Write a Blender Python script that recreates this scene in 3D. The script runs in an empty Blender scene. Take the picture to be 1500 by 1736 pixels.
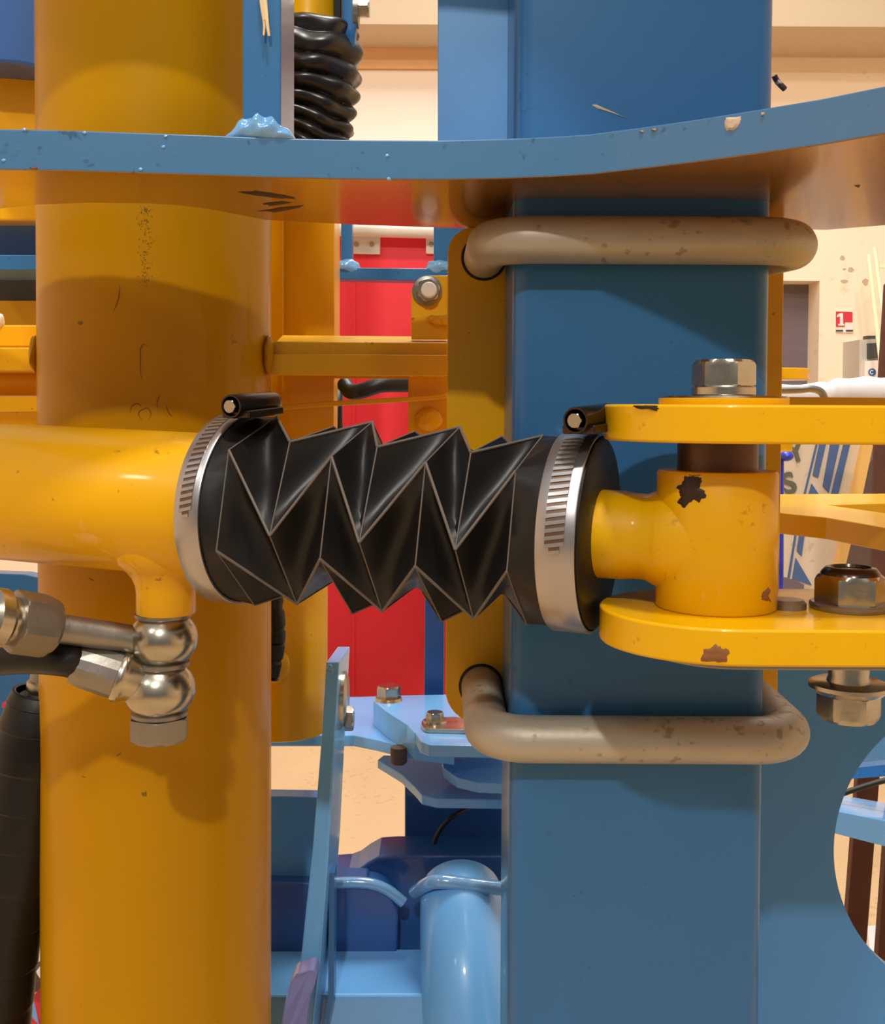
import bpy, bmesh, math, random
from mathutils import Vector, Matrix, Euler
from mathutils.bvhtree import BVHTree
random.seed(7)
C = bpy.context.scene.collection
PI = math.pi
# ------------------------------------------------------------------ camera
IW, IH, FP, CY0 = 1500.0, 1736.0, 1900.0, 750.0
CZ = 1.3
PITCH, ROLL = math.radians(1.8), math.radians(0.3)
cam_d = bpy.data.cameras.new('camera'); cam = bpy.data.objects.new('camera', cam_d); C.objects.link(cam)
cam_d.sensor_fit = 'HORIZONTAL'; cam_d.sensor_width = 36.0
cam_d.lens = FP / IW * 36.0
cam_d.shift_y = (CY0 - IH / 2) / IW
cam_d.clip_start = 0.01; cam_d.clip_end = 100
RM = Matrix.Rotation(PI / 2 - PITCH, 3, 'X') @ Matrix.Rotation(ROLL, 3, 'Z')
cam.matrix_world = Matrix.Translation((0, 0, CZ)) @ RM.to_4x4()
bpy.context.scene.camera = cam
EYE = Vector((0, 0, CZ))
# ------------------------------------------------------------------ view, world, lamps
sc = bpy.context.scene
sc.view_settings.view_transform = 'Standard'; sc.view_settings.look = 'None'
sc.view_settings.gamma = 1; sc.view_settings.use_curve_mapping = False
sc.view_settings.exposure = -0.05
w = bpy.data.worlds.new('world'); sc.world = w; w.use_nodes = True
wn = w.node_tree; bg = wn.nodes['Background']
tc = wn.nodes.new('ShaderNodeTexCoord'); sp = wn.nodes.new('ShaderNodeSeparateXYZ')
rp = wn.nodes.new('ShaderNodeValToRGB'); wn.links.new(tc.outputs['Generated'], sp.inputs[0])
mr = wn.nodes.new('ShaderNodeMapRange'); mr.inputs[1].default_value = -1; mr.inputs[2].default_value = 1
wn.links.new(sp.outputs['Z'], mr.inputs[0]); wn.links.new(mr.outputs[0], rp.inputs[0])
rp.color_ramp.elements[0].position = 0.0; rp.color_ramp.elements[0].color = (0.20, 0.17, 0.14, 1)
rp.color_ramp.elements[1].position = 1.0; rp.color_ramp.elements[1].color = (0.95, 0.92, 0.87, 1)
e = rp.color_ramp.elements.new(0.5); e.color = (0.34, 0.315, 0.29, 1)
e = rp.color_ramp.elements.new(0.66); e.color = (0.60, 0.575, 0.54, 1)
wn.links.new(rp.outputs[0], bg.inputs[0]); bg.inputs[1].default_value = 0.62

def lamp(name, loc, target, size, power, col=(1, 0.95, 0.87), sy=None):
    l = bpy.data.lights.new(name, 'AREA'); l.size = size; l.energy = power; l.color = col
    if sy: l.shape = 'RECTANGLE'; l.size_y = sy
    o = bpy.data.objects.new(name, l); C.objects.link(o); o.location = loc
    o.rotation_euler = (Vector(target) - Vector(loc)).to_track_quat('-Z', 'Y').to_euler()
    return o
lamp('ceiling_lamp_front', (-0.25, -3.3, CZ + 2.9), (0.0, 0.7, CZ), 0.14, 88)
lamp('ceiling_lamp_side', (-2.2, -2.2, CZ + 2.9), (0.0, 0.8, CZ), 0.4, 22)
lamp('ceiling_lamp_back', (0.6, 3.0, CZ + 2.9), (0.3, 3.8, 1), 1.6, 62, (1, 0.95, 0.9))
lamp('added_fill_lamp_middle', (0.2, -0.5, CZ + 2.9), (0.0, 1.1, CZ - 0.2), 0.3, 72)  # added lamp without a known source, brightens the parts behind the pillars
lamp('ceiling_lamp_far', (0.3, 1.9, CZ + 2.9), (0.2, 1.3, 0.5), 0.8, 62)

# ------------------------------------------------------------------ helpers
def W(px, py, Y):
    v = RM @ Vector(((px - IW / 2) / FP, -(py - CY0) / FP, -1.0))
    return EYE + v * (Y / v.y)
def G(px, py, z):
    v = RM @ Vector(((px - IW / 2) / FP, -(py - CY0) / FP, -1.0))
    return EYE + v * ((z - CZ) / v.z)
def PX(p):
    v = RM.transposed() @ (Vector(p) - EYE)
    return (IW / 2 + FP * v.x / -v.z, CY0 - FP * v.y / -v.z)
def lin(c):
    return tuple(((x / 255) / 12.92 if x / 255 <= 0.04045 else ((x / 255 + 0.055) / 1.055) ** 2.4) for x in c)

def mat(name, col, rough=0.4, metal=0.0, coat=0.0, ior=1.5, bump=0.0, bscale=400, var=0.0, vscale=30, dirt=0.0, dcol=(60, 35, 15),
        dscale=180, dthr=0.66, rvar=0.0, coat_rough=0.08, coat_ior=1.5, stretch=None, spec=0.5):
    m = bpy.data.materials.new(name); m.use_nodes = True
    n, L = m.node_tree.nodes, m.node_tree.links
    b = n['Principled BSDF']; c = lin(col) + (1,)
    b.inputs['Base Color'].default_value = c; b.inputs['Roughness'].default_value = rough
    b.inputs['Metallic'].default_value = metal; b.inputs['Specular IOR Level'].default_value = spec; b.inputs['IOR'].default_value = ior
    b.inputs['Coat Weight'].default_value = coat; b.inputs['Coat Roughness'].default_value = coat_rough
    b.inputs['Coat IOR'].default_value = coat_ior
    t = n.new('ShaderNodeTexCoord'); src = t.outputs['Object']
    if stretch:
        mp = n.new('ShaderNodeMapping'); mp.inputs['Scale'].default_value = stretch; L.new(src, mp.inputs[0]); ssrc = mp.outputs[0]
    else: ssrc = src
    cur = None
    if var:
        no = n.new('ShaderNodeTexNoise'); no.inputs['Scale'].default_value = vscale; no.inputs['Detail'].default_value = 5
        L.new(ssrc, no.inputs['Vector'])
        mx = n.new('ShaderNodeMix'); mx.data_type = 'RGBA'
        mx.inputs[6].default_value = tuple(min(1, x * (1 - var)) for x in c[:3]) + (1,)
        mx.inputs[7].default_value = tuple(min(1, x * (1 + var)) for x in c[:3]) + (1,)
        L.new(no.outputs[0], mx.inputs[0]); cur = mx.outputs[2]
        L.new(cur, b.inputs['Base Color'])
    if dirt:
        no = n.new('ShaderNodeTexNoise'); no.inputs['Scale'].default_value = dscale; no.inputs['Detail'].default_value = 6
        L.new(ssrc, no.inputs['Vector'])
        no2 = n.new('ShaderNodeTexNoise'); no2.inputs['Scale'].default_value = dscale / 8; L.new(src, no2.inputs['Vector'])
        ad = n.new('ShaderNodeMath'); ad.operation = 'MULTIPLY_ADD'; ad.inputs[1].default_value = 0.45
        L.new(no2.outputs[0], ad.inputs[0]); L.new(no.outputs[0], ad.inputs[2])
        r = n.new('ShaderNodeMapRange'); r.inputs[1].default_value = dthr + 0.2; r.inputs[2].default_value = dthr + 0.28
        r.inputs[4].default_value = dirt; L.new(ad.outputs[0], r.inputs[0])
        mx = n.new('ShaderNodeMix'); mx.data_type = 'RGBA'; mx.inputs[7].default_value = lin(dcol) + (1,)
        if cur: L.new(cur, mx.inputs[6])
        else: mx.inputs[6].default_value = c
        L.new(r.outputs[0], mx.inputs[0]); L.new(mx.outputs[2], b.inputs['Base Color'])
    if rvar:
        no = n.new('ShaderNodeTexNoise'); no.inputs['Scale'].default_value = 60; no.inputs['Detail'].default_value = 4
        L.new(ssrc, no.inputs['Vector'])
        r = n.new('ShaderNodeMapRange'); r.inputs[3].default_value = max(0.02, rough - rvar); r.inputs[4].default_value = rough + rvar
        L.new(no.outputs[0], r.inputs[0]); L.new(r.outputs[0], b.inputs['Roughness'])
    if bump:
        no = n.new('ShaderNodeTexNoise'); no.inputs['Scale'].default_value = bscale; no.inputs['Detail'].default_value = 3
        L.new(ssrc, no.inputs['Vector'])
        bp = n.new('ShaderNodeBump'); bp.inputs['Strength'].default_value = bump; bp.inputs['Distance'].default_value = 0.001
        L.new(no.outputs[0], bp.inputs['Height']); L.new(bp.outputs[0], b.inputs['Normal'])
    return m

YEL = (226, 166, 0)
M = {}
M['yellow'] = mat('yellow_paint', YEL, 0.35, coat=0.25, spec=0.25, var=0.06, vscale=14, dirt=0.6, dscale=160, dthr=0.74, bump=0.05, bscale=500)
M['yellow_dirty'] = mat('yellow_paint_worn', (222, 168, 0), 0.38, coat=0.25, spec=0.25, var=0.08, vscale=20, dirt=0.45, dscale=190, dthr=0.71, dcol=(130, 80, 10), bump=0.08, bscale=300)
M['blue'] = mat('blue_paint', (50, 106, 158), 0.3, coat=0.2, spec=0.25, var=0.05, vscale=10, dirt=0.35, dscale=170, dthr=0.72, dcol=(25, 40, 60), bump=0.04, bscale=500)
M['blue_gloss'] = mat('blue_plate_paint', (62, 112, 156), 0.3, coat=0.6, coat_rough=0.05, var=0.05, vscale=12, dirt=0.5, dscale=190, dthr=0.68, dcol=(30, 38, 48), bump=0.04, bscale=400)
M['blue_mid'] = mat('mid_blue_paint', (74, 140, 202), 0.35, coat=0.2, spec=0.3, var=0.05, vscale=8)
M['blue_under'] = mat('underside_gold_reflection', (176, 128, 66), 0.22, metal=0.5, coat=0.4, var=0.05, vscale=12, dirt=0.6, dscale=190, dthr=0.66, dcol=(70, 46, 26), bump=0.03, bscale=300)  # gold base colour paints in the golden reflection under the plate; specks are dirt
M['blue_far'] = mat('light_blue_paint', (106, 176, 238), 0.35, coat=0.5, var=0.06, vscale=8)
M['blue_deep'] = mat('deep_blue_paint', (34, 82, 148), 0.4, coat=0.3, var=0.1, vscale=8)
M['weld'] = mat('painted_weld', (110, 165, 215), 0.15, coat=1.0, bump=0.6, bscale=120)
M['rubber'] = mat('black_rubber', (19, 17, 17), 0.42, spec=0.35, var=0.3, vscale=25, bump=0.05, bscale=300, rvar=0.08)
M['rubber_worn'] = mat('dusty_rubber_fold', (98, 88, 82), 0.55, var=0.3, vscale=90)
M['rubber_soft'] = mat('crumpled_rubber', (36, 29, 25), 0.33, var=0.2, vscale=30)
M['steel_band'] = mat('band_steel', (178, 174, 176), 0.32, metal=0.9, var=0.08, vscale=50, rvar=0.08)
M['slot'] = mat('slot_recess_shade', (120, 98, 84), 0.4, metal=0.8)  # darker tone paints recess shade onto slots that stand slightly raised
M['dark_steel'] = mat('blackened_steel', (72, 60, 54), 0.22, metal=0.9, rvar=0.08)
M['zinc'] = mat('zinc_plate', (182, 174, 158), 0.24, metal=1.0, var=0.15, vscale=80, rvar=0.1, bump=0.1, bscale=200)
M['zinc_dull'] = mat('dull_zinc', (146, 140, 132), 0.38, metal=0.9, var=0.12, vscale=60, rvar=0.1, bump=0.12, bscale=250)
M['galv'] = mat('galvanised_rod', (176, 168, 154), 0.48, metal=0.4, var=0.12, vscale=25, dirt=0.45, dscale=140, dthr=0.66, dcol=(90, 62, 38), bump=0.15, bscale=260)
M['bush'] = mat('oily_bush', (92, 66, 44), 0.4, metal=0.5, var=0.3, vscale=70)
M['chip_dark'] = mat('bare_dark_steel', (50, 34, 24), 0.5, metal=0.3, var=0.4, vscale=300)
M['chip_brown'] = mat('rusty_steel', (128, 78, 40), 0.6, var=0.4, vscale=300)
M['grime'] = mat('grime', (128, 84, 14), 0.5, var=0.3, vscale=200)
M['chip_pale'] = mat('bare_primer', (196, 174, 150), 0.6, var=0.2, vscale=300)
M['red'] = mat('red_panel_paint', (226, 40, 54), 0.45, var=0.06, vscale=3)
M['white_metal'] = mat('white_hinge', (225, 214, 204), 0.4)
M['cream'] = mat('cream_wall', (250, 230, 204), 0.85, var=0.03, vscale=2, dirt=0.3, dscale=9, dthr=0.70, dcol=(170, 140, 110))
M['wallwhite'] = mat('white_board', (252, 238, 226), 0.8, var=0.02, vscale=4)
M['beige'] = mat('grey_beige_beam', (196, 174, 146), 0.8, var=0.03)
M['peach'] = mat('raw_wood_band', (236, 190, 140), 0.8, var=0.08, vscale=5, stretch=(1, 1, 5))
M['floor'] = mat('tan_concrete', (212, 180, 138), 0.6, var=0.08, vscale=3, dirt=0.25, dscale=40, dthr=0.62, dcol=(150, 110, 80))
M['greydoor'] = mat('grey_interior', (112, 100, 104), 0.7, var=0.15, vscale=4, stretch=(1, 1, 6))
M['rust'] = mat('rusty_post', (88, 48, 30), 0.7, var=0.4, vscale=22, bump=0.2, bscale=90)
M['whiteplastic'] = mat('white_plastic', (232, 230, 232), 0.5, bump=0.2, bscale=20)
M['pole'] = mat('cream_pole', (246, 240, 206), 0.5)
M['black'] = mat('black_cable', (18, 18, 22), 0.5)
M['board'] = mat('board_white', (214, 194, 166), 0.8, var=0.1, vscale=14, dirt=0.3, dscale=60, dthr=0.66, dcol=(150, 120, 90))
M['boardblue'] = mat('board_blue', (74, 96, 140), 0.7, var=0.1, vscale=20)
M['boardgreen'] = mat('board_grey_green', (98, 96, 76), 0.7)
M['timber'] = mat('timber_edge', (228, 178, 96), 0.7, var=0.15, vscale=20, stretch=(3, 3, 0.4))
M['royal'] = mat('royal_blue', (44, 54, 170), 0.4, coat=0.3)
M['signred'] = mat('sign_red', (214, 48, 66), 0.5)
M['signwhite'] = mat('sign_white', (245, 232, 225), 0.5)
M['sticker'] = mat('sticker_blue', (46, 92, 160), 0.5)
M['grey'] = mat('grey_box', (196, 188, 176), 0.6)
M['darkgrey'] = mat('dark_grey', (70, 70, 68), 0.5)
M['straw'] = mat('wood_splinter', (222, 198, 154), 0.6)
M['pink'] = mat('pink_plastic', (214, 140, 128), 0.5)
M['brown_fit'] = mat('brown_casting', (88, 68, 60), 0.6, var=0.3, vscale=60)
M['tape'] = mat('purple_grey_strip', (120, 122, 178), 0.4, coat=0.5)

ORG = {}
def obj(name, bm, m, parent=None, smooth=40, bevel=0, label=None, **kw):
    bmesh.ops.recalc_face_normals(bm, faces=bm.faces)
    vs = [v.co for v in bm.verts]
    c = sum(vs, Vector()) / len(vs)
    bmesh.ops.translate(bm, verts=bm.verts, vec=-c)
    me = bpy.data.meshes.new(name)
    for f in bm.faces: f.smooth = smooth is not None
    if smooth is not None:
        for e in bm.edges:
            if len(e.link_faces) == 2 and e.calc_face_angle(0) > math.radians(smooth): e.smooth = False
    bm.to_mesh(me); bm.free()
    o = bpy.data.objects.new(name, me); C.objects.link(o)
    for x in (m if isinstance(m, list) else [m]): me.materials.append(x)
    if parent is not None:
        o.parent = parent; o.location = c - ORG[parent.name]
    else: o.location = c
    ORG[o.name] = c
    if bevel:
        b = o.modifiers.new('bevel', 'BEVEL'); b.width = bevel; b.segments = 3; b.limit_method = 'ANGLE'; b.angle_limit = math.radians(35)
        b.harden_normals = False
    if label: o['label'] = label
    return o
def tag(o, label, cat, group=None, kind=None):
    o['label'] = label; o['category'] = cat
    if group: o['group'] = group
    if kind: o['kind'] = kind
    return o
def thing(name, loc, label, cat, group=None):
    o = bpy.data.objects.new(name, None); C.objects.link(o); o.location = loc; o.empty_display_size = 0.02
    ORG[o.name] = Vector(loc); return tag(o, label, cat, group)
def struct(name, bm, m, label=None, **kw):
    o = obj(name, bm, m, None, **kw); o['kind'] = 'structure'
    if label: o['label'] = label
    return o
def BM(): return bmesh.new()
def box(bm, a, b):
    a, b = Vector(a), Vector(b)
    v = [bm.verts.new((x, y, z)) for x in (a.x, b.x) for y in (a.y, b.y) for z in (a.z, b.z)]
    for f in ((0, 1, 3, 2), (4, 6, 7, 5), (0, 4, 5, 1), (2, 3, 7, 6), (0, 2, 6, 4), (1, 5, 7, 3)): bm.faces.new([v[i] for i in f])
    return bm
def extr(bm, pts, vec):
    """closed polygon (world points) extruded by vec"""
    vec = Vector(vec); a = [bm.verts.new(p) for p in pts]; b = [bm.verts.new(Vector(p) + vec) for p in pts]
    n = len(pts)
    bm.faces.new(a); bm.faces.new(list(reversed(b)))
    for i in range(n): bm.faces.new((a[i], b[i], b[(i + 1) % n], a[(i + 1) % n]))
    return bm
def face_px(pts, Y, t): return extr(BM(), [W(x, y, Y) for x, y in pts], (0, t, 0))
def slab_px(pts, z, t): return extr(BM(), [G(x, y, z) for x, y in pts], (0, 0, -t))
def frame(d):
    d = Vector(d).normalized(); u = Vector((0, 0, 1)) if abs(d.z) < 0.9 else Vector((0, 1, 0))
    a = u.cross(d).normalized(); b = d.cross(a).normalized(); return a, b, d
def ringfill(bm, rings, cap0=True, cap1=True, closed=True):
    for k in range(len(rings) - 1):
        A, B = rings[k], rings[k + 1]; n = len(A)
        for i in range(n): bm.faces.new((A[i], A[(i + 1) % n], B[(i + 1) % n], B[i]))
    if cap0: bm.faces.new(list(reversed(rings[0])))
    if cap1: bm.faces.new(rings[-1])
def lathe(bm, o, d, prof, seg=48, cap0=True, cap1=True):
    """prof: list of (s, r) along direction d from o"""
    a, b, d = frame(d); o = Vector(o); rings = []
    for s, r in prof:
        r = max(r, 1e-5)
        rings.append([bm.verts.new(o + d * s + a * (r * math.cos(2 * PI * i / seg)) + b * (r * math.sin(2 * PI * i / seg))) for i in range(seg)])
    ringfill(bm, rings, cap0, cap1); return bm
def prism(bm, o, d, r, prof, n=6, rot=0.0):
    """hex head: prof list of (s, scale)"""
    a, b, d = frame(d); o = Vector(o); rings = []
    for s, k in prof:
        rings.append([bm.verts.new(o + d * s + (a * math.cos(rot + 2 * PI * i / n) + b * math.sin(rot + 2 * PI * i / n)) * r * k) for i in range(n)])
    ringfill(bm, rings); return bm
def hexhead(bm, o, d, r, h, rot=0.0):
    """hexagon with rounded chamfer where circle cuts the corners"""
    a, b, d = frame(d); o = Vector(o); seg = 48; rings = []
    apo = r * math.cos(PI / 6)
    def rad(t):
        t = (t - rot) % (PI / 3) - PI / 6
        return apo / math.cos(t)
    for s, lim in ((0, 1.0), (h * 0.03, 2), (h * 0.78, 2), (h * 0.9, 0.955), (h, 0.86)):
        ring = []
        for i in range(seg):
            t = 2 * PI * i / seg + rot
            q = rad(t); q = min(q, lim * r)
            if s == 0: q = min(q, r * 0.97)
            ring.append(bm.verts.new(o + d * s + (a * math.cos(t) + b * math.sin(t)) * q))
        rings.append(ring)
    ringfill(bm, rings); return bm
def smooth_path(pts, n=10):
    P = [Vector(p) for p in pts]; out = []
    for i in range(len(P) - 1):
        p0, p1, p2, p3 = P[max(0, i - 1)], P[i], P[i + 1], P[min(len(P) - 1, i + 2)]
        for k in range(n):
            t = k / n
            out.append(0.5 * ((2 * p1) + (-p0 + p2) * t + (2 * p0 - 5 * p1 + 4 * p2 - p3) * t * t + (-p0 + 3 * p1 - 3 * p2 + p3) * t ** 3))
    out.append(P[-1]); return out
def tube(bm, path, r, seg=24, caps=True):
    path = [Vector(p) for p in path]; rings = []; n = len(path); prev = None
    for i, p in enumerate(path):
        d = (path[min(i + 1, n - 1)] - path[max(i - 1, 0)]).normalized()
        if prev is None: a, b, _ = frame(d)
        else:
            a = (prev - d * prev.dot(d)).normalized(); b = d.cross(a)
        prev = a; rr = r(i / (n - 1)) if callable(r) else r
        rings.append([bm.verts.new(p + (a * math.cos(2 * PI * k / seg) + b * math.sin(2 * PI * k / seg)) * rr) for k in range(seg)])
    ringfill(bm, rings, caps, caps); return bm
def rbox_post(bm, x0, x1, y0, y1, z0, z1, r, n=6):
    pts = []
    for cx, cy, a0 in ((x1 - r, y1 - r, 0), (x0 + r, y1 - r, 90), (x0 + r, y0 + r, 180), (x1 - r, y0 + r, 270)):
        for k in range(n + 1):
            a = math.radians(a0 + 90 * k / n); pts.append((cx + r * math.cos(a), cy + r * math.sin(a), z0))
    return extr(bm, pts, (0, 0, z1 - z0))
def bump_blob(bm, c, rx, ry, rz, seed=0, amp=0.15, sub=3):
    """uneven weld bead lump"""
    rnd = random.Random(seed)
    r = bmesh.ops.create_icosphere(bm, subdivisions=sub, radius=1.0)
    ph = [(rnd.uniform(2, 6), rnd.uniform(0, 6), Vector((rnd.uniform(-1, 1), rnd.uniform(-1, 1), rnd.uniform(-1, 1)))) for _ in range(5)]
    for v in r['verts']:
        k = 1 + amp * sum(math.sin(f * v.co.dot(q) * 2 + p) for f, p, q in ph) / 2.5
        v.co = Vector(c) + Vector((v.co.x * rx * k, v.co.y * ry * k, v.co.z * rz * k))
    return bm
def world_bvh(objs):
    vs, fs = [], []
    for o in objs:
        off = len(vs); vs += [v.co + ORG[o.name] for v in o.data.vertices]
        fs += [[off + i for i in p.vertices] for p in o.data.polygons]
    return BVHTree.FromPolygons(vs, fs)
def patch(name, pts, target, m, parent, label=None, lift=0.0004, thick=0.0006, seed=1, jag=0.12):
    """worn spot lying on a painted surface, following its shape"""
    bv = world_bvh(target if isinstance(target, list) else [target]); rnd = random.Random(seed)
    cx = sum(p[0] for p in pts) / len(pts); cy = sum(p[1] for p in pts) / len(pts); fine = []
    n = len(pts)
    for i in range(n):
        for k in range(4):
            t = k / 4; x = pts[i][0] * (1 - t) + pts[(i + 1) % n][0] * t; y = pts[i][1] * (1 - t) + pts[(i + 1) % n][1] * t
            j = 1 + rnd.uniform(-jag, jag); fine.append((cx + (x - cx) * j, cy + (y - cy) * j))
    bm = BM(); rings = []
    def hit(x, y):
        d = (W(x, y, 1) - EYE).normalized(); loc, nor, _, _ = bv.ray_cast(EYE, d)
        if loc is None: return None, None
        if nor.dot(d) > 0: nor = -nor
        return loc, nor
    for k in (1.0, 0.66, 0.33):
        ring = []
        for x, y in fine:
            l, nn = hit(cx + (x - cx) * k, cy + (y - cy) * k)
            if l is None: bm.free(); return None
            ring.append(bm.verts.new(l + nn * (lift + (thick if k < 1 else -0.0003))))
        rings.append(ring)
    l, nn = hit(cx, cy); ct = bm.verts.new(l + nn * (lift + thick)); q = len(fine)
    for a, b in zip(rings, rings[1:]):
        for i in range(q): bm.faces.new((a[i], a[(i + 1) % q], b[(i + 1) % q], b[i]))
    for i in range(q): bm.faces.new((rings[-1][i], rings[-1][(i + 1) % q], ct))
    return obj(name, bm, m, parent, label=label)

# ================================================================== setting
WY = 5.0
bm = BM(); box(bm, (-6, -5, -0.1), (6, WY, 0)); struct('floor', bm, M['floor'], 'tan concrete workshop floor')
dx0, dx1, dz1 = W(1215, 500, WY).x, W(1389, 500, WY).x, W(1389, 476, WY).z
bm = BM(); box(bm, (-6, WY, -0.1), (dx0, WY + 0.15, 4.2)); box(bm, (dx1, WY, -0.1), (6, WY + 0.15, 4.2)); box(bm, (dx0, WY, dz1), (dx1, WY + 0.15, 4.2))
wall = struct('wall_back', bm, M['cream'], 'cream painted workshop wall')
bm = BM(); box(bm, (dx0 - .1, WY + 0.15, -0.1), (dx1 + .1, WY + 0.2, dz1 + .1)); struct('door_1', bm, M['greydoor'], 'grey doorway in the cream wall')
bm = BM(); box(bm, (-4.3, -5, 0), (-4.2, WY, 4.2)); struct('wall_left', bm, M['cream'], 'cream workshop wall on the left')
bm = BM(); box(bm, (4.2, -5, 0), (4.3, WY, 4.2)); struct('wall_right', bm, M['cream'], 'cream workshop wall on the right')
zb = W(1400, 45, WY - 0.4).z
bm = BM(); box(bm, (-6, WY - 0.4, zb), (6, WY, zb + 0.7)); struct('trim_1', bm, M['beige'], 'grey beige beam along the top of the wall')
z0, z1 = W(680, 113, WY - 0.1).z, W(680, 40, WY - 0.1).z
bm = BM(); box(bm, (-1.6, WY - 0.1, z0), (0.6, WY, z1)); struct('trim_2', bm, M['peach'], 'peach coloured wooden band on the wall')
bm = BM(); box(bm, (-1.6, WY - 0.06, 0), (0.6, WY, z0 - 0.002)); struct('trim_3', bm, M['wallwhite'], 'white wall panel under the wooden band')

# ================================================================== yellow round pillar, left
pc = Vector((W(266, 700, 0.815).x, 0.815, 0)); PR = 0.0822
t = thing('yellow_pillar', (pc.x, pc.y, 0), 'thick round yellow steel pillar on the left, behind the cylinder with the black bellows', 'pillar')
# shader: paint with a dirt streak down the middle
my = M['yellow_pillar'] = mat('yellow_pillar_paint', (192, 136, 0), 0.34, coat=0.14, spec=0.12, coat_rough=0.06, coat_ior=1.5, var=0.08, vscale=7, dirt=0.4, dscale=150, dthr=0.76, bump=0.03, bscale=300)
bm = BM(); lathe(bm, (pc.x, pc.y, 0.02), (0, 0, 1), [(0, PR), (2.6, PR)], seg=128)
pil = obj('tube', bm, my, t)
bm = BM(); lathe(bm, (pc.x, pc.y, 0.0), (0, 0, 1), [(0, PR * 1.5), (0.02, PR * 1.5)], seg=64); obj('base_plate', bm, my, t)
bm = BM()
for i, (x, y) in enumerate([(75, 590), (462, 600)]):
    a = math.atan2(-1, -1)
for s in (-1, 1):
    bm = BM(); bump_blob(bm, (pc.x + s * (PR + 0.001), pc.y - 0.012, W(75, 600, 0.8).z), 0.004, 0.010, 0.014, seed=s + 3, amp=0.08)
    obj('weld_bead', bm, my, t)
# grime streak patches on the pillar
def on_pillar(x, y):
    d = (W(x, y, 1) - EYE).normalized(); o_ = Vector((-pc.x, -pc.y))
    a = d.x ** 2 + d.y ** 2; b = 2 * (d.x * o_.x + d.y * o_.y); c = o_.length_squared - PR ** 2
    return EYE + d * ((-b - math.sqrt(b * b - 4 * a * c)) / (2 * a))
for i, pts in enumerate([[(252, 588), (243, 584), (238, 592), (238, 612), (238, 630), (241, 645)], [(241, 712), (235, 704), (238, 696), (250, 692), (256, 702), (252, 712)],
                         [(268, 692), (266, 682), (271, 670)], [(220, 700), (224, 688), (234, 684), (240, 690)], [(281, 685), (286, 700), (292, 706)], [(203, 483), (201, 505), (192, 529)], [(196, 1282), (206, 1277)], [(138, 1316), (146, 1318)], [(150, 980), (160, 985)]]):
    bm = BM(); tube(bm, smooth_path([on_pillar(*q) for q in pts], 6), lambda s_: 0.00010 + 0.00030 * math.sin(PI * min(1, max(0, s_))) , 6)
    obj('grime_line', bm, M['grime'], t, label='thin curly brown grime line')
for i, pts in enumerate([[(243, 350), (251, 352), (250, 361), (244, 360)], [(130, 546), (140, 543), (142, 550), (133, 552)], [(240, 1344), (248, 1340), (250, 1350), (241, 1352)]]):
    patch('stain', pts, pil, M['grime'], t, label='small brown grime mark', lift=0.0001, thick=0.0001, seed=i, jag=0.3)
rnd = random.Random(3); bm = BM()
for k in range(150):                       # speckled grime running down the middle
    y = rnd.choice((rnd.uniform(350, 480), rnd.uniform(330, 500))); x = 246 + rnd.gauss(0, 6)
    p = W(x, y, 1); d = (p - EYE).normalized(); hitp = None
    a = d.x ** 2 + d.y ** 2; b = -(d.x * pc.x + d.y * pc.y) * 2; c = pc.x ** 2 + pc.y ** 2 - PR ** 2
    s = (-b - math.sqrt(b * b - 4 * a * c)) / (2 * a); hp = EYE + d * s; nn = Vector((hp.x - pc.x, hp.y - pc.y, 0)).normalized()
    r = rnd.uniform(0.00015, 0.0004); tx = nn.cross(Vector((0, 0, 1)))
    vs = [bm.verts.new(hp + nn * 0.0003 + (tx * math.cos(q * PI / 3) + Vector((0, 0, 1)) * math.sin(q * PI / 3) * 1.3) * r) for q in range(6)]
    tip = bm.verts.new(hp + nn * 0.0005)
    for q in range(6): bm.faces.new((vs[q], vs[(q + 1) % 6], tip))
so = obj('grime_speckles', bm, M['grime'], t); so['kind'] = 'stuff'

# ================================================================== blue square pillar, right
BX0, BX1, BY0, BY1 = 0.0395, 0.1862, 0.635, 0.73
bm = BM(); rbox_post(bm, BX0, BX1, BY0, BY1, 0.0, 2.6, 0.0115, 10)
bpil = obj('blue_pillar', bm, M['blue'], None, smooth=30)
tag(bpil, 'wide blue square steel pillar with rounded corners, gripped by two U-shaped rods', 'pillar')
patch('paint_scratch', [(1003, 178), (1010, 177), (1040, 190), (1062, 201), (1040, 193), (1012, 184)], bpil, M['chip_pale'], bpil, label='pale scratch', thick=0.0002, jag=0.02)
# blue plate standing beside the pillar above the shelf
bm = face_px([(742, -60), (885, -60), (880, 262), (742, 262)], 0.71, 0.008)
bp2 = obj('blue_flat_plate', bm, M['blue_far'], None, smooth=None, bevel=0.0008)
tag(bp2, 'flat light blue plate against the left side of the blue pillar, above the curved plate', 'plate')
# twin of the curved plate, higher up
# ================================================================== curved blue plate
ZB, ZT = CZ + 0.1175, CZ + 0.1378
front = [(-220, 286), (-60, 287), (0, 288), (120, 290), (250, 294), (350, 297), (450, 301), (600, 304), (740, 305), (850, 303), (930, 300), (1000, 296), (1090, 286), (1180, 275), (1290, 260), (1390, 246), (1500, 227), (1600, 205), (1750, 172)]
back = [(1750, 352), (1600, 370), (1500, 382), (1400, 390), (1300, 388), (1140, 387), (870, 389), (770, 387), (600, 381), (450, 373), (350, 354), (300, 348), (250, 345), (150, 344), (65, 347), (0, 354), (-60, 364), (-220, 385)]
def plate_pts(off): return [G(x, y, ZB) + Vector((0, 0, off)) for x, y in front + back]
bm = extr(BM(), plate_pts(0), (0, 0, ZT - ZB))
t = thing('curved_blue_plate', G(700, 345, ZB), 'long horizontal blue steel plate with a curved front edge crossing in front of both pillars', 'plate')
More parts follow.
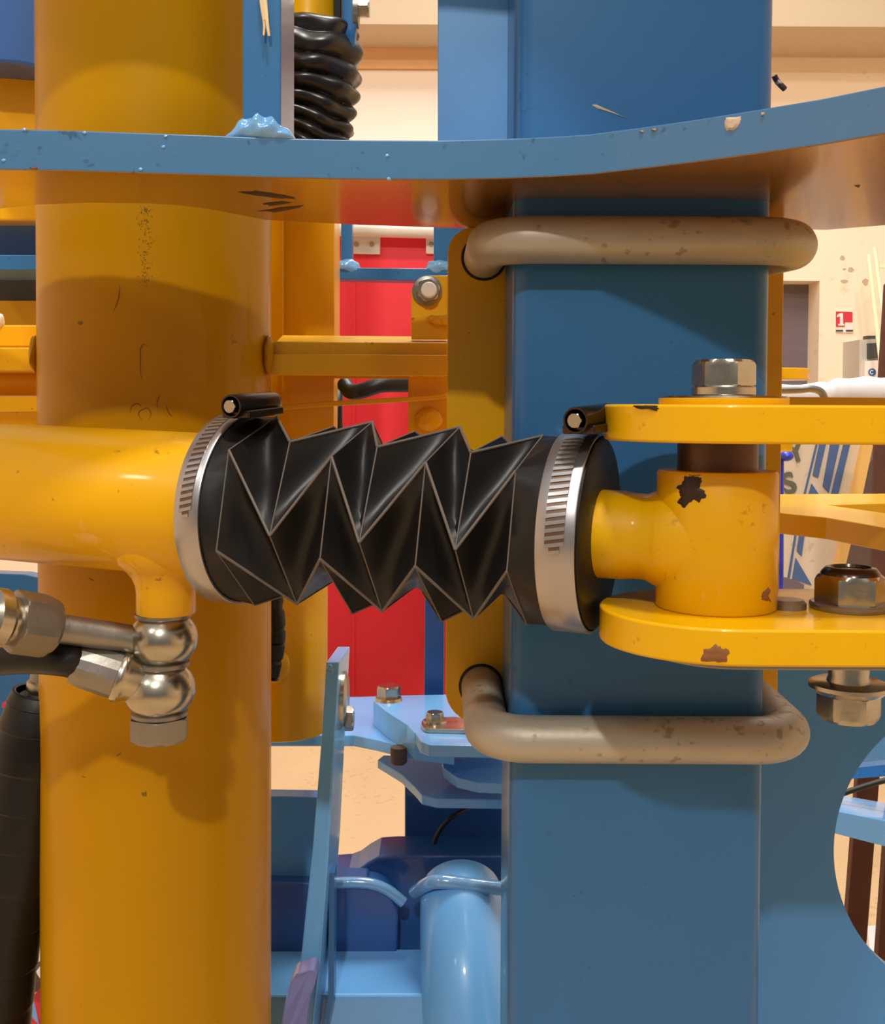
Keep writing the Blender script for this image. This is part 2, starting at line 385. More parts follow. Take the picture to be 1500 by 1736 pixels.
cp = obj('plate', bm, [M['blue_gloss'], M['blue_under']], t, smooth=25, bevel=0.0007)
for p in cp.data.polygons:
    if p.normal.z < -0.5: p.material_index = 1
for i, (pts, m_) in enumerate([([(1231, 200), (1256, 197), (1255, 208), (1246, 220), (1233, 221), (1228, 213)], 'chip_pale'), ([(1290, 191), (1297, 190), (1296, 195), (1291, 196)], 'chip_pale'),
                               ([(1084, 222), (1092, 221), (1091, 225)], 'chip_pale'), ([(1103, 219), (1115, 218), (1112, 222)], 'chip_pale'),
                               ([(50, 283), (64, 283), (63, 287), (53, 287)], 'chip_brown')]):
    patch('paint_chip', pts, cp, M[m_], t, label='spot where the paint has chipped off', seed=i)
for i, pts in enumerate([[(403, 325), (430, 322), (485, 330), (510, 338), (480, 337), (420, 330)], [(440, 345), (480, 340), (500, 344), (455, 350)], [(436, 358), (470, 352), (517, 347), (514, 352), (465, 360)],
                         [(858, 350), (868, 342), (884, 345), (880, 353), (866, 357)], [(1446, 314), (1460, 313), (1455, 319)]]):
    patch('paint_scuff', pts, cp, M['chip_dark'] if i != 3 else M['chip_brown'], t, label='dark scuff on the underside', seed=i, thick=0.0001, lift=0.0002, jag=0.2)
bm = BM()
for i, (x, y) in enumerate([(41, 220), (143, 225), (281, 231), (277, 249), (6, 272), (238, 287), (656, 264), (659, 303)]):
    p = W(x, y, 0.9); bv = None
    d = (p - EYE).normalized(); q = world_bvh([cp]).ray_cast(EYE, d)[0]
    if q: bm = BM(); bump_blob(bm, q, 0.0011, 0.0006, 0.0009, seed=i, sub=2); obj('paint_drip', bm, M['weld'], t)

# blue square bar standing on the plate with weld
xb0, xb1 = W(411, 200, 0.583).x, W(476, 200, 0.583).x
bm = BM(); box(bm, (xb0, 0.583, ZT), (xb1, 0.635, 2.0))
t = thing('blue_bar', ((xb0 + xb1) / 2, 0.6, ZT), 'narrow blue upright bar welded on top of the curved blue plate', 'bar')
bb = obj('bar', bm, M['blue'], t, smooth=None, bevel=0.001)
bm = BM()
zt = ZT
wc = (xb0 + xb1) / 2
cols_, rows_ = 36, 14; grid = []
for a in range(cols_ + 1):
    u = a / cols_; x = xb0 - 0.010 + u * (xb1 - xb0 + 0.019); hgt = 0.0125 * max(0, math.sin(PI * min(1, u * 1.02))) ** 0.8 + 0.0006
    ring = []
    for b in range(rows_):
        q = PI * b / (rows_ - 1)
        k_ = 1 + 0.13 * math.sin(9 * u * PI + 1.3) * math.sin(q * 2) + 0.08 * math.sin(21 * u + 5 * q)
        ring.append(bm.verts.new((x, 0.5835 - 0.0062 * max(0, math.sin(q)) ** 0.8 * k_ * (0.35 + math.sin(PI * u)) * 0.75 + 0.002 * (1 - math.sin(q)), zt - 0.0012 + hgt * (1 + math.cos(q)) / 2 * k_)))
    grid.append(ring)
for a in range(cols_):
    for b in range(rows_ - 1): bm.faces.new((grid[a][b], grid[a][b + 1], grid[a + 1][b + 1], grid[a + 1][b]))
    bm.faces.new((grid[a][-1], grid[a][0], grid[a + 1][0], grid[a + 1][-1]))
bm.faces.new(grid[0]); bm.faces.new(list(reversed(grid[-1])))
obj('weld_bead', bm, M['weld'], t, smooth=80, label='glossy lumpy weld')
bm = BM()
tube(bm, smooth_path([W(441, -25, 0.58), W(444, 10, 0.579), W(448, 40, 0.579), W(447, 60, 0.579)], 5), lambda s: 0.0011 * (1.1 - 0.6 * s), 8)
tube(bm, smooth_path([W(446, -25, 0.58), W(450, 10, 0.579), W(453, 40, 0.578), W(456, 61, 0.578)], 5), lambda s: 0.0012 * (1.1 - 0.5 * s), 8)
tube(bm, smooth_path([W(443, -30, 0.581), W(447, 0, 0.579), W(450, 35, 0.579)], 5), 0.0012, 8)
o = obj('wood_splinter', bm, M['straw']); tag(o, 'pale split splinter hanging in front of the narrow blue bar', 'splinter')

# higher parallel plate, shades the pillars from above
bm = extr(BM(), [p + Vector((0, 0, 0.215)) for p in plate_pts(0)], (0, 0, 0.02))
o = obj('upper_blue_plate', bm, M['blue_gloss'], None, smooth=25); tag(o, 'upper horizontal blue plate above the picture, parallel to the curved one', 'plate')

# ================================================================== yellow clamp plate behind the blue pillar
pts = []
def arc(cx, cy, r, a0, a1, n=8): return [(cx + r * math.cos(math.radians(a0 + (a1 - a0) * k / n)), cy + r * math.sin(math.radians(a0 + (a1 - a0) * k / n))) for k in range(n + 1)]
YP = 0.735
pa, pb = W(757, 800, YP), W(1319, 1100, YP); zt_, zb_ = W(800, 385, YP).z, W(800, 1226, YP).z
x0, x1 = pa.x, pb.x; R = 0.017
pts = [(x1, zb_), (x1, zt_)] + [(x0 + R + R * math.cos(a), zt_ - R + R * math.sin(a)) for a in [PI / 2 + k * PI / 16 for k in range(9)]] + \
      [(x0 + R * 1.3 + R * 1.3 * math.cos(a), zb_ + R * 1.3 + R * 1.3 * math.sin(a)) for a in [PI + k * PI / 16 for k in range(9)]]
bm = extr(BM(), [(x, YP, z) for x, z in pts], (0, 0.008, 0))
yp = obj('yellow_clamp_plate', bm, M['yellow'], None, smooth=25, bevel=0.0006)
tag(yp, 'tall yellow clamp plate with rounded corners behind the blue pillar, holding the U-shaped rods', 'plate')

# U bolts
UR = 0.0131; LX, RX, UY = BX0 - UR, BX1 + UR, BY0 - UR - 0.0008
def ubolt(zf, zh, label):
    b = 0.024
    path = [(LX, 0.80, zh - 0.0005), (LX, 0.735, zh)]
    def corner(cx, cy, a0, a1, z):
        return [(cx + b * math.cos(a), cy + b * math.sin(a), z) for a in [math.radians(a0 + (a1 - a0) * k / 10) for k in range(11)]]
    path += corner(LX + b, UY + b, 180, 270, zf) + corner(RX - b, UY + b, 270, 360, zf) + [(RX, 0.735, zh), (RX, 0.80, zh)]
    t = thing('u_bolt', ((LX + RX) / 2, UY, zf), label, 'u-bolt', 'U-shaped rods around the blue pillar')
    bm = BM(); tube(bm, path, UR, 32); rod = obj('rod', bm, M['galv'], t, smooth=60)
    for x in (LX, RX): bm = BM(); prism(bm, (x, 0.744, zh), (0, 1, 0), 0.021, [(0, 1), (0.018, 1)]); obj('nut', bm, M['zinc_dull'], t, smooth=None)
    for x in (LX,):
        bm = BM(); lathe(bm, (x, YP - 0.0004, zh), (0, 1, 0), [(0, UR + 0.0018), (0.0002, UR + 0.0018)], 40); obj('gap_shade_disc', bm, M['black'], t, label='black disc painted as shade in the gap around the rod')  # no hole is cut; black colour stands for the shade around the rod
    return rod
ubolt(CZ + 0.0925, CZ + 0.0975, 'grey galvanised rod wrapped round the blue pillar right under the curved blue plate')
ubolt(W(1100, 1255, 0.62).z, W(820, 1163, 0.735).z, 'grey galvanised rod wrapped round the blue pillar below the yellow clevis plates')

# ================================================================== cylinder with bellows
AL, AR = W(350, 857, 0.645), W(957, 900, 0.57)
AX = (AR - AL).normalized(); UP = Vector((0, 0, 1)); FR = AX.cross(UP).normalized()
if FR.y > 0: FR = -FR
UPV = (UP - AX * AX.dot(UP)).normalized(); LEN = (AR - AL).length
def A(s, r=0.0, th=0.0): return AL + AX * s + (FR * math.cos(th) + UPV * math.sin(th)) * r
def s_px(px):
    lo, hi = -0.3, 0.4
    for _ in range(50):
        mid = (lo + hi) / 2
        if PX(A(mid))[0] < px: lo = mid
        else: hi = mid
    return lo
RL = 157 / FP * 0.636; RR = 165 / FP * 0.565
SCL, SCR = s_px(405), s_px(983)
BR = 0.0422
t = thing('hydraulic_cylinder', A(-0.05), 'thick horizontal yellow cylinder entering from the left edge into the black bellows', 'cylinder')
bm = BM(); lathe(bm, A(-0.32), AX, [(0, BR * 1.02), (0.20, BR), (0.32 + SCL + 0.006, BR * 0.985), (0.32 + SCL + 0.008, BR * 0.95)], 96); barrel = obj('barrel', bm, M['yellow'], t)
# port boss under the barrel
pcx = A(s_px(281)); px_r = 0.0172
bossb = W(280, 1038, pcx.y).z
bm = BM(); lathe(bm, (pcx.x, pcx.y, pcx.z - BR + 0.016), (0, 0, -1), [(0, 0.0325), (0.004, 0.0315), (0.009, 0.0280), (0.013, 0.0235), (0.017, 0.0200), (0.022, 0.0178), (0.026, px_r), (pcx.z - BR + 0.016 - bossb, px_r), (pcx.z - BR + 0.0165 - bossb, px_r * 0.97)], 64)
obj('port_boss', bm, M['yellow'], t, smooth=50)

# banjo fittings and bolt hanging from the port
def zc(py): return W(278, py, pcx.y).z
bx = W(277, 1078, pcx.y).x; b2x = W(270, 1165, pcx.y).x
def banjo(x, zmid, r, h, label, gp):
    t = thing('banjo_fitting', (x, pcx.y, zmid), label, 'pipe fitting', gp)
    n = 18; prof = []
    for k in range(n + 1):
        u = -1 + 2 * k / n; prof.append((h / 2 * (1 + u), r * math.sqrt(1 - (0.80 * u) ** 2)))
    bm = BM(); lathe(bm, (x, pcx.y, zmid + h / 2), (0, 0, -1), prof, 64); obj('body', bm, M['zinc'], t, smooth=50)
    return t
k = pcx.y / FP
t1 = banjo(bx, zc(1082), 58 * k, 84 * k, 'upper round silver banjo fitting under the yellow port, feeding the rigid pipe', 'banjo fittings')
bm = BM(); tube(bm, [(bx - 0.006, pcx.y - 0.004, zc(1088)), W(205, 1081, pcx.y - 0.008), W(75, 1062, pcx.y - 0.03)], 24 * k, 32)
obj('pipe', bm, M['zinc_dull'], t1)
t2 = banjo(b2x, zc(1168), 61 * k, 86 * k, 'lower round silver banjo fitting above the hexagon bolt head, feeding the black hose', 'banjo fittings')
d = (W(140, 1125, pcx.y - 0.012) - Vector((b2x, pcx.y - 0.004, zc(1162)))).normalized()
bm = BM(); lathe(bm, (b2x, pcx.y - 0.004, zc(1162)), d, [(0, 0.012), (0.016, 0.0130), (0.0190, 0.0150), (0.0205, 0.0158), (0.0225, 0.0158), (0.024, 0.0150), (0.025, 0.012)], 48); obj('neck', bm, M['zinc'], t2)
bm = BM(); lathe(bm, Vector((b2x, pcx.y - 0.004, zc(1162))) + d * 0.020, d, [(0, 0.0125), (0.002, 0.0142), (0.008, 0.0142), (0.022, 0.0138), (0.029, 0.0125), (0.030, 0.0105)], 16, ); obj('crimp_sleeve', bm, M['zinc_dull'], t2, smooth=15, label='ribbed crimp sleeve')
t = thing('banjo_bolt', (b2x, pcx.y, zc(1230)), 'silver hexagon bolt head below the two banjo fittings', 'bolt')
bm = BM(); hexhead(bm, (b2x, pcx.y, zc(1214)), (0, 0, -1), 53 * k, 40 * k, rot=0.35); obj('hex_head', bm, M['zinc_dull'], t, smooth=20)
bm = BM(); lathe(bm, (b2x, pcx.y, zc(1038)), (0, 0, -1), [(0, 0.010), (176 * k, 0.010)], 24); obj('shank', bm, M['zinc_dull'], t)
for i, (py, nm) in enumerate(((1042, 'bonded washer under the yellow port'), (1125, 'bonded washer between the two banjo fittings'), (1209, 'bonded washer above the hexagon bolt head'))):
    xx = bx if i < 1 else (bx + b2x) / 2 if i == 1 else b2x
    bm = BM(); lathe(bm, (xx, pcx.y, zc(py - 4.5)), (0, 0, -1), [(0, 0.0155), (0.0006, 0.0164), (0.0026, 0.0164), (0.0032, 0.0155)], 48)
    o = obj('sealing_washer', bm, M['zinc_dull']); tag(o, 'thin grey ' + nm, 'washer', 'washers of the hose connection')
# pipe nut at left end of the rigid pipe
pA, pB = W(83, 1062, pcx.y - 0.03), W(-30, 1045, pcx.y - 0.058)
t = thing('pipe_nut', pA, 'large grey hexagon union nut on the end of the rigid pipe', 'nut')
dd = (pB - pA).normalized()
bm = BM(); hexhead(bm, pA + dd * 0.022, -dd, 0.0178, 0.023, rot=0.25); obj('hex_nut', bm, M['zinc_dull'], t, smooth=20)
bm = BM(); lathe(bm, pA + dd * 0.020, dd, [(0, 0.0130), (0.006, 0.0135), (0.009, 0.0165), (0.016, 0.0165), (0.019, 0.0125), (0.05, 0.0125)], 40); obj('hose_end', bm, M['zinc'], t)
# black hose behind the nut
st = Vector((b2x, pcx.y - 0.004, zc(1162))) + d * 0.048
bm = BM(); tube(bm, smooth_path([st, W(110, 1116, pcx.y - 0.018), W(50, 1112, pcx.y - 0.010), W(-20, 1118, pcx.y - 0.0), W(-120, 1140, pcx.y)], 8), 0.0103, 28)
o = obj('hydraulic_hose', bm, M['rubber']); tag(o, 'black rubber hose running left from the crimp sleeve, under the union nut', 'hose')
bm = BM(); tube(bm, smooth_path([W(66, 1112, 0.72), W(30, 1106, 0.70), W(-40, 1110, 0.69)], 6), 0.006, 16)

# bellows ------------------------------------------------------------
t = thing('rubber_bellows', A(LEN / 2), 'black folded rubber bellows between the yellow cylinder and the yellow rod end', 'bellows')
N = 6; sp_ = [s_px(x) for x in (450, 614, 764, 906)]; sq_ = [s_px(x) for x in (535, 676, 827)]
aP, aQ = math.radians(41), math.radians(-8)
def mixr(s): return RL + (RR - RL) * (s / LEN)
rings = []
for k in range(4):
    rings.append(('P', [A(sp_[k], mixr(sp_[k]) * (1.03 if k < 3 else 0.985), aP + 2 * PI * j / N) for j in range(N)]))
    if k < 3: rings.append(('Q', [A(sq_[k], mixr(sq_[k]) * 1.0, aQ + 2 * PI * j / N) for j in range(N)]))
bm = BM(); ridges = []
GN = 8; vcache = {}
def vat(p):
    key = (round(p.x, 6), round(p.y, 6), round(p.z, 6))
    if key not in vcache: vcache[key] = bm.verts.new(p)
    return vcache[key]
def axis_in(p, k):
    s = (p - AL).dot(AX); c = AL + AX * s; return c + (p - c) * (1 - k)
for q in range(len(rings) - 1):
    X, Y_ = rings[q][1], rings[q + 1][1]
    for j in range(N):
        j2 = (j + 1) % N; g = []
        for a in range(GN + 1):
            row = []
            for b in range(GN + 1):
                u, v = a / GN, b / GN
                p = X[j].lerp(Y_[j], u).lerp(X[j2].lerp(Y_[j2], u), v)
                row.append(vat(axis_in(p, 0.20 * 16 * u * (1 - u) * v * (1 - v)) if 0 < a < GN and 0 < b < GN else p))
            g.append(row)
        for a in range(GN):
            for b in range(GN): bm.faces.new((g[a][b], g[a + 1][b], g[a + 1][b + 1], g[a][b + 1]))
        ridges.append((X[j].copy(), Y_[j].copy(), 1))
for q in range(len(rings)):
    X = rings[q][1]
    for j in range(N): ridges.append((X[j].copy(), X[(j + 1) % N].copy(), 0))
# round cuffs at both ends
def circ(s, r, n=N * GN): return [bm.verts.new(A(s, r, aP + 2 * PI * i / n)) for i in range(n)]
def polyv(P):
    return [vat(P[j].lerp(P[(j + 1) % N], b / GN)) for j in range(N) for b in range(GN)]
cw = 0.0072
cL = circ(SCL + 0.0076, RL * 0.99); cL1 = circ(SCL - 0.0076, RL * 0.985); cL2 = circ(SCL - 0.0085, BR * 1.0)
ringfill(bm, [cL2, cL1, cL, polyv(rings[0][1])], False, False)
cR = circ(SCR - 0.0100, RR * 0.985); cR1 = circ(SCR + 0.0102, RR * 0.985); cR2 = circ(SCR + 0.0110, RR * 0.96); cR3 = circ(SCR + 0.0110, 0.0215)
ringfill(bm, [polyv(rings[-1][1]), cR, cR1, cR2, cR3], False, False)
bel = obj('bellows', bm, M['rubber'], t, smooth=38)
# moulded worn fold edges
rw = []
bm = BM()
for a, b, kind in ridges:
    n = 6; path = [a.lerp(b, i / n) for i in range(n + 1)]
    bm = BM(); tube(bm, path, 0.00075 if kind else 0.0004, 8); obj('fold_edge', bm, M['rubber_worn'], t, label='raised fold edge rubbed pale grey')

def clamp(s, r, w_, headpx, tailpx, hy, ty, th0, th1, label):
    t = thing('hose_clamp', A(s, r, -PI / 2), label, 'hose clamp', 'hose clamps on the bellows')
    bm = BM(); n = 120; rings_ = []
    for ds, dr in ((-w_, 0), (-w_, 0.0011), (-w_ + 0.0006, 0.0015), (w_ - 0.0006, 0.0015), (w_, 0.0011), (w_, 0)):
        rings_.append([bm.verts.new(A(s + ds, r + dr, 2 * PI * i / n)) for i in range(n)])
    rings_.append(rings_[0]); ringfill(bm, rings_, False, False)
    band = obj('band', bm, M['steel_band'], t, smooth=50)
    bm = BM(); bm2 = BM(); ns = 20
    for i in range(ns):
        th = th0 + (th1 - th0) * i / (ns - 1); e = 0.55 if i == ns - 1 else 1
        for b_, dth, m0, hh in ((bm, 0.0, w_ * 0.50 * e, 0.0017), (bm2, (th1 - th0) / (ns - 1) * 0.5, w_ * 0.50 * e, 0.0023)):
            half = abs(th1 - th0) / (ns - 1) * 0.26
            pts = []
            for sx, dt in ((-m0, -half), (m0, -half), (m0, half), (-m0, half)):
                tt = th + dth + dt + (sx / w_) * 0.035
                pts.append(A(s + sx, r + 0.0012, tt))
            cen = sum(pts, Vector()) / 4; nrm = (cen - A(s)).normalized()
            extr(b_, pts, nrm * (hh - 0.0012))
    obj('thread_slots', bm, M['slot'], t, smooth=None, label='row of worm thread slots, recess shade painted as dark colour')
    obj('thread_ribs', bm2, M['steel_band'], t, smooth=None, label='bright ribs between the slots')
    h, q = W(*headpx, hy), W(*tailpx, ty); dd = (q - h).normalized(); L_ = (q - h).length; rr = 0.0062
    bm = BM(); lathe(bm, h, dd, [(0.001, rr * 0.80), (0, rr * 0.86), (0, rr), (0.001, rr * 1.04), (L_ * 0.9, rr * 0.98), (L_ * 0.97, rr * 0.9), (L_, rr * 0.6)], 40, cap0=False)
    obj('screw_housing', bm, M['dark_steel'], t, smooth=50, label='dark rounded screw housing')
    bm = BM(); box(bm, (-0.0085, 0.004, -0.0068), (0.0085, L_ * 0.9, -0.0025))
    a_, b_, d_ = frame(dd); mt = Matrix((a_ if a_.x > 0 else -a_, dd, b_)).transposed()
    bmesh.ops.transform(bm, matrix=Matrix.Translation(h) @ mt.to_4x4(), verts=bm.verts); obj('housing_saddle', bm, M['dark_steel'], t, smooth=None, bevel=0.001)
    bm = BM(); hexhead(bm, h + dd * 0.002, -dd, rr * 0.62, 0.0035); obj('screw', bm, M['zinc'], t, smooth=20)
clamp(SCL, RL, 0.0073, (391, 689), (466, 681), 0.598, 0.640, math.radians(74), math.radians(2), 'steel worm-drive hose clamp at the left end of the bellows, on the yellow cylinder')
clamp(SCR, RR, 0.0095, (975, 713), (1035, 703), 0.525, 0.566, math.radians(72), math.radians(-3), 'steel worm-drive hose clamp at the right end of the bellows, near the clevis')

# ================================================================== rod end (neck and eye)
sE = 0
for i in range(4000):
    if PX(A(i * 1e-4))[0] > 1214: sE = i * 1e-4; break
EC = A(sE); ER = 0.0288
t = thing('rod_end', (EC.x, EC.y, CZ - 0.096), 'yellow rod end: short round neck joined to an upright tube between the two clevis plates', 'rod end')
zt0, zb0 = W(1215, 803, EC.y - ER).z, CZ - 0.0965
bm = BM(); lathe(bm, (EC.x, EC.y, zb0), (0, 0, 1), [(0, ER * 0.97), (0.001, ER), (zt0 - zb0 - 0.0015, ER), (zt0 - zb0, ER * 0.965), (zt0 - zb0, 0.0192)], 96, cap1=False)
eye = obj('eye_tube', bm, M['yellow_dirty'], t, smooth=50)
l = sE - SCR - 0.009
bm = BM(); lathe(bm, A(SCR + 0.008), AX, [(0, 0.0222), (0.014, 0.0222), (0.020, 0.0214), (0.026, 0.0214), (l - 0.026, 0.0245), (l - 0.018, 0.0275), (l - 0.006, 0.0275)], 64); obj('neck', bm, M['yellow_dirty'], t, smooth=60)
patch('paint_chip', [(1158, 812), (1168, 805), (1192, 808), (1186, 824), (1196, 835), (1190, 852), (1176, 848), (1160, 862), (1146, 854), (1154, 840), (1149, 828)], eye, M['chip_dark'], t, label='dark chip at the top of the tube', jag=0.15, thick=0.0003)
patch('paint_chip', [(1300, 996), (1306, 1000), (1300, 1010), (1306, 1020), (1295, 1018), (1288, 1012)], eye, M['chip_brown'], t, label='small brown scrape near the bottom of the tube', jag=0.2, thick=0.0003)
bm = BM(); lathe(bm, (EC.x, EC.y, zt0 - 0.02), (0, 0, 1), [(0, 0.0192), (CZ - 0.0155 - zt0 + 0.02, 0.0192)], 64)
o = obj('pivot_pin', bm, M['bush']); tag(o, 'dark brown greasy pin between the upper clevis plate and the yellow tube', 'pin')

# clevis plates
def stadium(cx, cy, r, x1, z, t_, n=40):
    pts = [(cx + r * math.cos(a), cy + r * math.sin(a), z) for a in [PI / 2 + PI * k / n for k in range(n + 1)]]
    pts += [(x1, cy - r, z), (x1, cy + r, z)]
    return extr(BM(), pts, (0, 0, -t_))
CRd = 0.0565
lp = obj('lower_clevis_plate', stadium(EC.x + 0.0005, EC.y, CRd, 0.42, CZ - 0.0965, 0.0165), M['yellow_dirty'], None, smooth=25, bevel=0.0012)
tag(lp, 'lower thick yellow plate with a rounded end, under the yellow tube', 'plate', 'clevis plates')
up = obj('upper_clevis_plate', stadium(EC.x + 0.002, EC.y, CRd, 0.42, CZ + 0.0018, 0.0172), M['yellow_dirty'], None, smooth=25, bevel=0.0012)
tag(up, 'upper thick yellow plate with a rounded end, over the brown pin', 'plate', 'clevis plates')
patch('paint_chip', [(1190, 1103), (1205, 1098), (1215, 1091), (1226, 1102), (1232, 1098), (1236, 1118), (1222, 1124), (1200, 1122), (1186, 1122)], lp, M['chip_brown'], lp, label='brown rusty chip on the front edge', jag=0.15, thick=0.0003)
patch('paint_chip', [(1070, 688), (1095, 687), (1118, 688), (1113, 697), (1106, 692), (1090, 694), (1078, 692)], up, M['chip_dark'], up, label='dark chip on the upper edge', jag=0.15, thick=0.0003)
bm = BM(); lathe(bm, (W(1336, 1030, 0.54).x, 0.54, CZ - 0.0965), (0, 0, 1), [(0, 0.0085), (0.003, 0.0085), (0.0045, 0.007)], 24)
o = obj('small_rivet', bm, M['zinc_dull']); tag(o, 'small worn grey stud head on the lower yellow plate, right of the yellow tube', 'stud')
# bolt on upper plate
wx = W(1226, 675, EC.y).x; zu = CZ + 0.0018
bm = BM(); lathe(bm, (wx, EC.y, zu), (0, 0, 1), [(0, 0.0305), (0.0012, 0.0308), (0.0032, 0.0308), (0.0042, 0.0298)], 64)
o = obj('flat_washer', bm, [M['yellow_dirty'], M['zinc']]); tag(o, 'wide flat washer with yellow painted rim on the upper yellow plate', 'washer', 'washers on the clevis plates')
for p in o.data.polygons:
    if p.normal.z > 0.5: p.material_index = 1
bm = BM(); lathe(bm, (wx, EC.y, zu + 0.0042), (0, 0, 1), [(0, 0.0145), (0.0008, 0.0152), (0.0042, 0.0152), (0.005, 0.0145)], 48)
o = obj('spring_washer', bm, M['zinc']); tag(o, 'narrow spring washer under the hexagon bolt head on the upper yellow plate', 'washer', 'washers on the clevis plates')
bm = BM(); hexhead(bm, (wx, EC.y, zu + 0.0092), (0, 0, 1), 0.0152, 0.0125, rot=0.72)
o = obj('hex_bolt', bm, M['zinc'], None, smooth=20); tag(o, 'silver hexagon bolt head standing on top of the upper yellow plate', 'bolt')
# nut on lower plate and bolt under it
nx, ny, nz = W(1441, 1010, 0.54).x, 0.54, CZ - 0.0965
bm = BM(); lathe(bm, (nx, ny, nz), (0, 0, 1), [(0, 0.0186), (0.0008, 0.019), (0.0026, 0.019), (0.0034, 0.0182)], 56)
o = obj('flat_washer', bm, M['zinc_dull']); tag(o, 'flat washer under the rounded lock nut on the lower yellow plate', 'washer', 'washers on the clevis plates')
t = thing('lock_nut', (nx, ny, nz + 0.0034), 'rounded silver lock nut on the lower yellow plate near the right edge', 'nut')
bm = BM(); hexhead(bm, (nx, ny, nz + 0.0034), (0, 0, 1), 0.0168, 0.0135, rot=0.9); obj('hex_nut', bm, M['zinc'], t, smooth=25)
bm = BM(); lathe(bm, (nx, ny, nz + 0.0150), (0, 0, 1), [(0, 0.0144), (0.0028, 0.0138), (0.0050, 0.0118), (0.0055, 0.0095), (0.0042, 0.0090)], 40); obj('collar', bm, M['dark_steel'], t)
zl = CZ - 0.113
bm = BM(); a_ = [(W(1110, 1130, EC.y - 0.01).x + 0.012 - 0.012 * math.cos(q), EC.y - 0.012 - 0.024 * math.sin(q), zl - 0.0003) for q in [PI / 2 - PI * k_ / 14 for k_ in range(15)]]
extr(bm, [(0.106 + 0.03 - 0.036 * math.cos(q), EC.y - 0.004 - 0.036 * math.sin(q), zl - 0.0003) for q in [PI / 2 - PI * k_ / 20 for k_ in range(21)]] + [(0.42, EC.y + 0.032, zl - 0.0003), (0.42, EC.y - 0.040, zl - 0.0003)], (0, 0, -0.0048))
o = obj('retaining_strip', bm, M['zinc_dull'], None, smooth=25, bevel=0.0006); tag(o, 'thin grey steel strip flat against the underside of the lower yellow plate', 'strip')
t = thing('flange_bolt', (nx, ny, CZ - 0.15), 'silver bolt with washer pointing down under the lower yellow plate', 'bolt')
bm = BM(); lathe(bm, (nx, ny, zl - 0.004), (0, 0, -1), [(0, 0.0105), (0.012, 0.0095), (0.018, 0.0115), (0.020, 0.0115)], 40); obj('shank', bm, M['zinc'], t)
bm = BM(); lathe(bm, (nx, ny, W(1441, 1165, ny).z + 0.003), (0, 0, -1), [(0, 0.0165), (0.001, 0.0188), (0.003, 0.0188), (0.0055, 0.0160)], 56); obj('flange', bm, M['zinc'], t, smooth=35)
bm = BM(); hexhead(bm, (nx, ny, W(1441, 1176, ny).z), (0, 0, -1), 0.0148, 0.0125, rot=0.3); obj('hex_head', bm, M['zinc'], t, smooth=20)

# ================================================================== yellow frame between the pillars
YF = 0.80
z_at = lambda py, Y: W(600, py, Y).z
t = thing('yellow_crossbar', W(610, 600, YF), 'horizontal yellow crossbar between the round pillar and the yellow clamp plate, above the bellows', 'crossbar')
xa, xb = W(455, 600, YF).x, W(759, 600, YF).x
bm = BM(); box(bm, (xa, YF, z_at(637, YF)), (xb, YF + 0.010, z_at(601, YF))); obj('web', bm, M['yellow'], t, smooth=None, bevel=0.0008)
bm = extr(BM(), [(xa, YF + 0.010, z_at(601, YF)), (xb, YF + 0.010, z_at(602, YF)), (xb, YF + 0.07, z_at(583, YF + .07)), (xa, YF + 0.07, z_at(582, YF + .07))], (0, 0, 0.006)); obj('top_flange', bm, M['yellow'], t, smooth=None, bevel=0.0008)
bm = BM(); box(bm, (xa, YF + 0.004, z_at(601, YF) - 0.001), (xb, YF + 0.075, z_at(579, YF + 0.0))); obj('upper_lip', bm, M['yellow'], t, smooth=None, bevel=0.0012)
t = thing('yellow_lower_frame', W(700, 670, 0.86), 'yellow frame piece with a rectangular window under the crossbar, just above the bellows', 'frame')
bm = face_px([(455, 640), (760, 640), (760, 655), (693, 643), (567, 643), (567, 655), (455, 655)], 0.86, 0.006)
bm = face_px([(460, 632), (566, 632), (566, 860), (460, 860)], 0.87, 0.03); obj('left_panel', bm, M['yellow'], t, smooth=None, bevel=0.0008)
bm = face_px([(692, 634), (765, 634), (765, 860), (692, 860)], 0.86, 0.01); obj('right_panel', bm, M['yellow'], t, smooth=None, bevel=0.0008)
bm = face_px([(560, 632), (700, 632), (700, 642), (560, 641)], 0.865, 0.01); obj('top_rail', bm, M['yellow'], t, smooth=None)
bm = face_px([(465, 687), (560, 680), (700, 672), (757, 668), (757, 676), (700, 681), (560, 689), (465, 696)], 0.85, 0.006); obj('cross_rod', bm, M['yellow'], t, smooth=None, bevel=0.0008)
bm = BM(); bump_blob(bm, W(727, 712, 0.858), 0.010, 0.006, 0.009, seed=5, amp=0.1); obj('weld_bead', bm, M['yellow'], t, smooth=80)
# lug with nut
t = thing('yellow_lug', W(740, 560, 0.84), 'yellow lug plate with a nut, left of the yellow clamp plate', 'lug')
bm = face_px([(697, 575), (697, 500)] + arc(727, 497, 30, 180, 270, 8) + [(770, 467), (770, 575)], 0.84, 0.008); obj('lug_plate', bm, M['yellow'], t, smooth=25, bevel=0.0006)
bm = BM(); lathe(bm, W(724, 493, 0.8395), (0, -1, 0), [(0, 0.0112), (0.0016, 0.0112), (0.002, 0.0106)], 40); obj('washer', bm, M['zinc_dull'], t)
bm = BM(); hexhead(bm, W(726, 493, 0.8375), (0, -1, 0), 0.0092, 0.006, rot=0.3); obj('nut', bm, M['zinc'], t, smooth=20)
bm = BM(); lathe(bm, W(727, 492, 0.832), (0, -1, 0), [(0, 0.0060), (0.004, 0.0058), (0.0048, 0.005)], 32); obj('bolt_end', bm, M['white_metal'], t)
bm = BM()
for i in range(5): bump_blob(bm, W(735 + i * 6, 541 + (i % 2) * 4, 0.838), 0.005, 0.004, 0.003, seed=i + 40, amp=0.1)
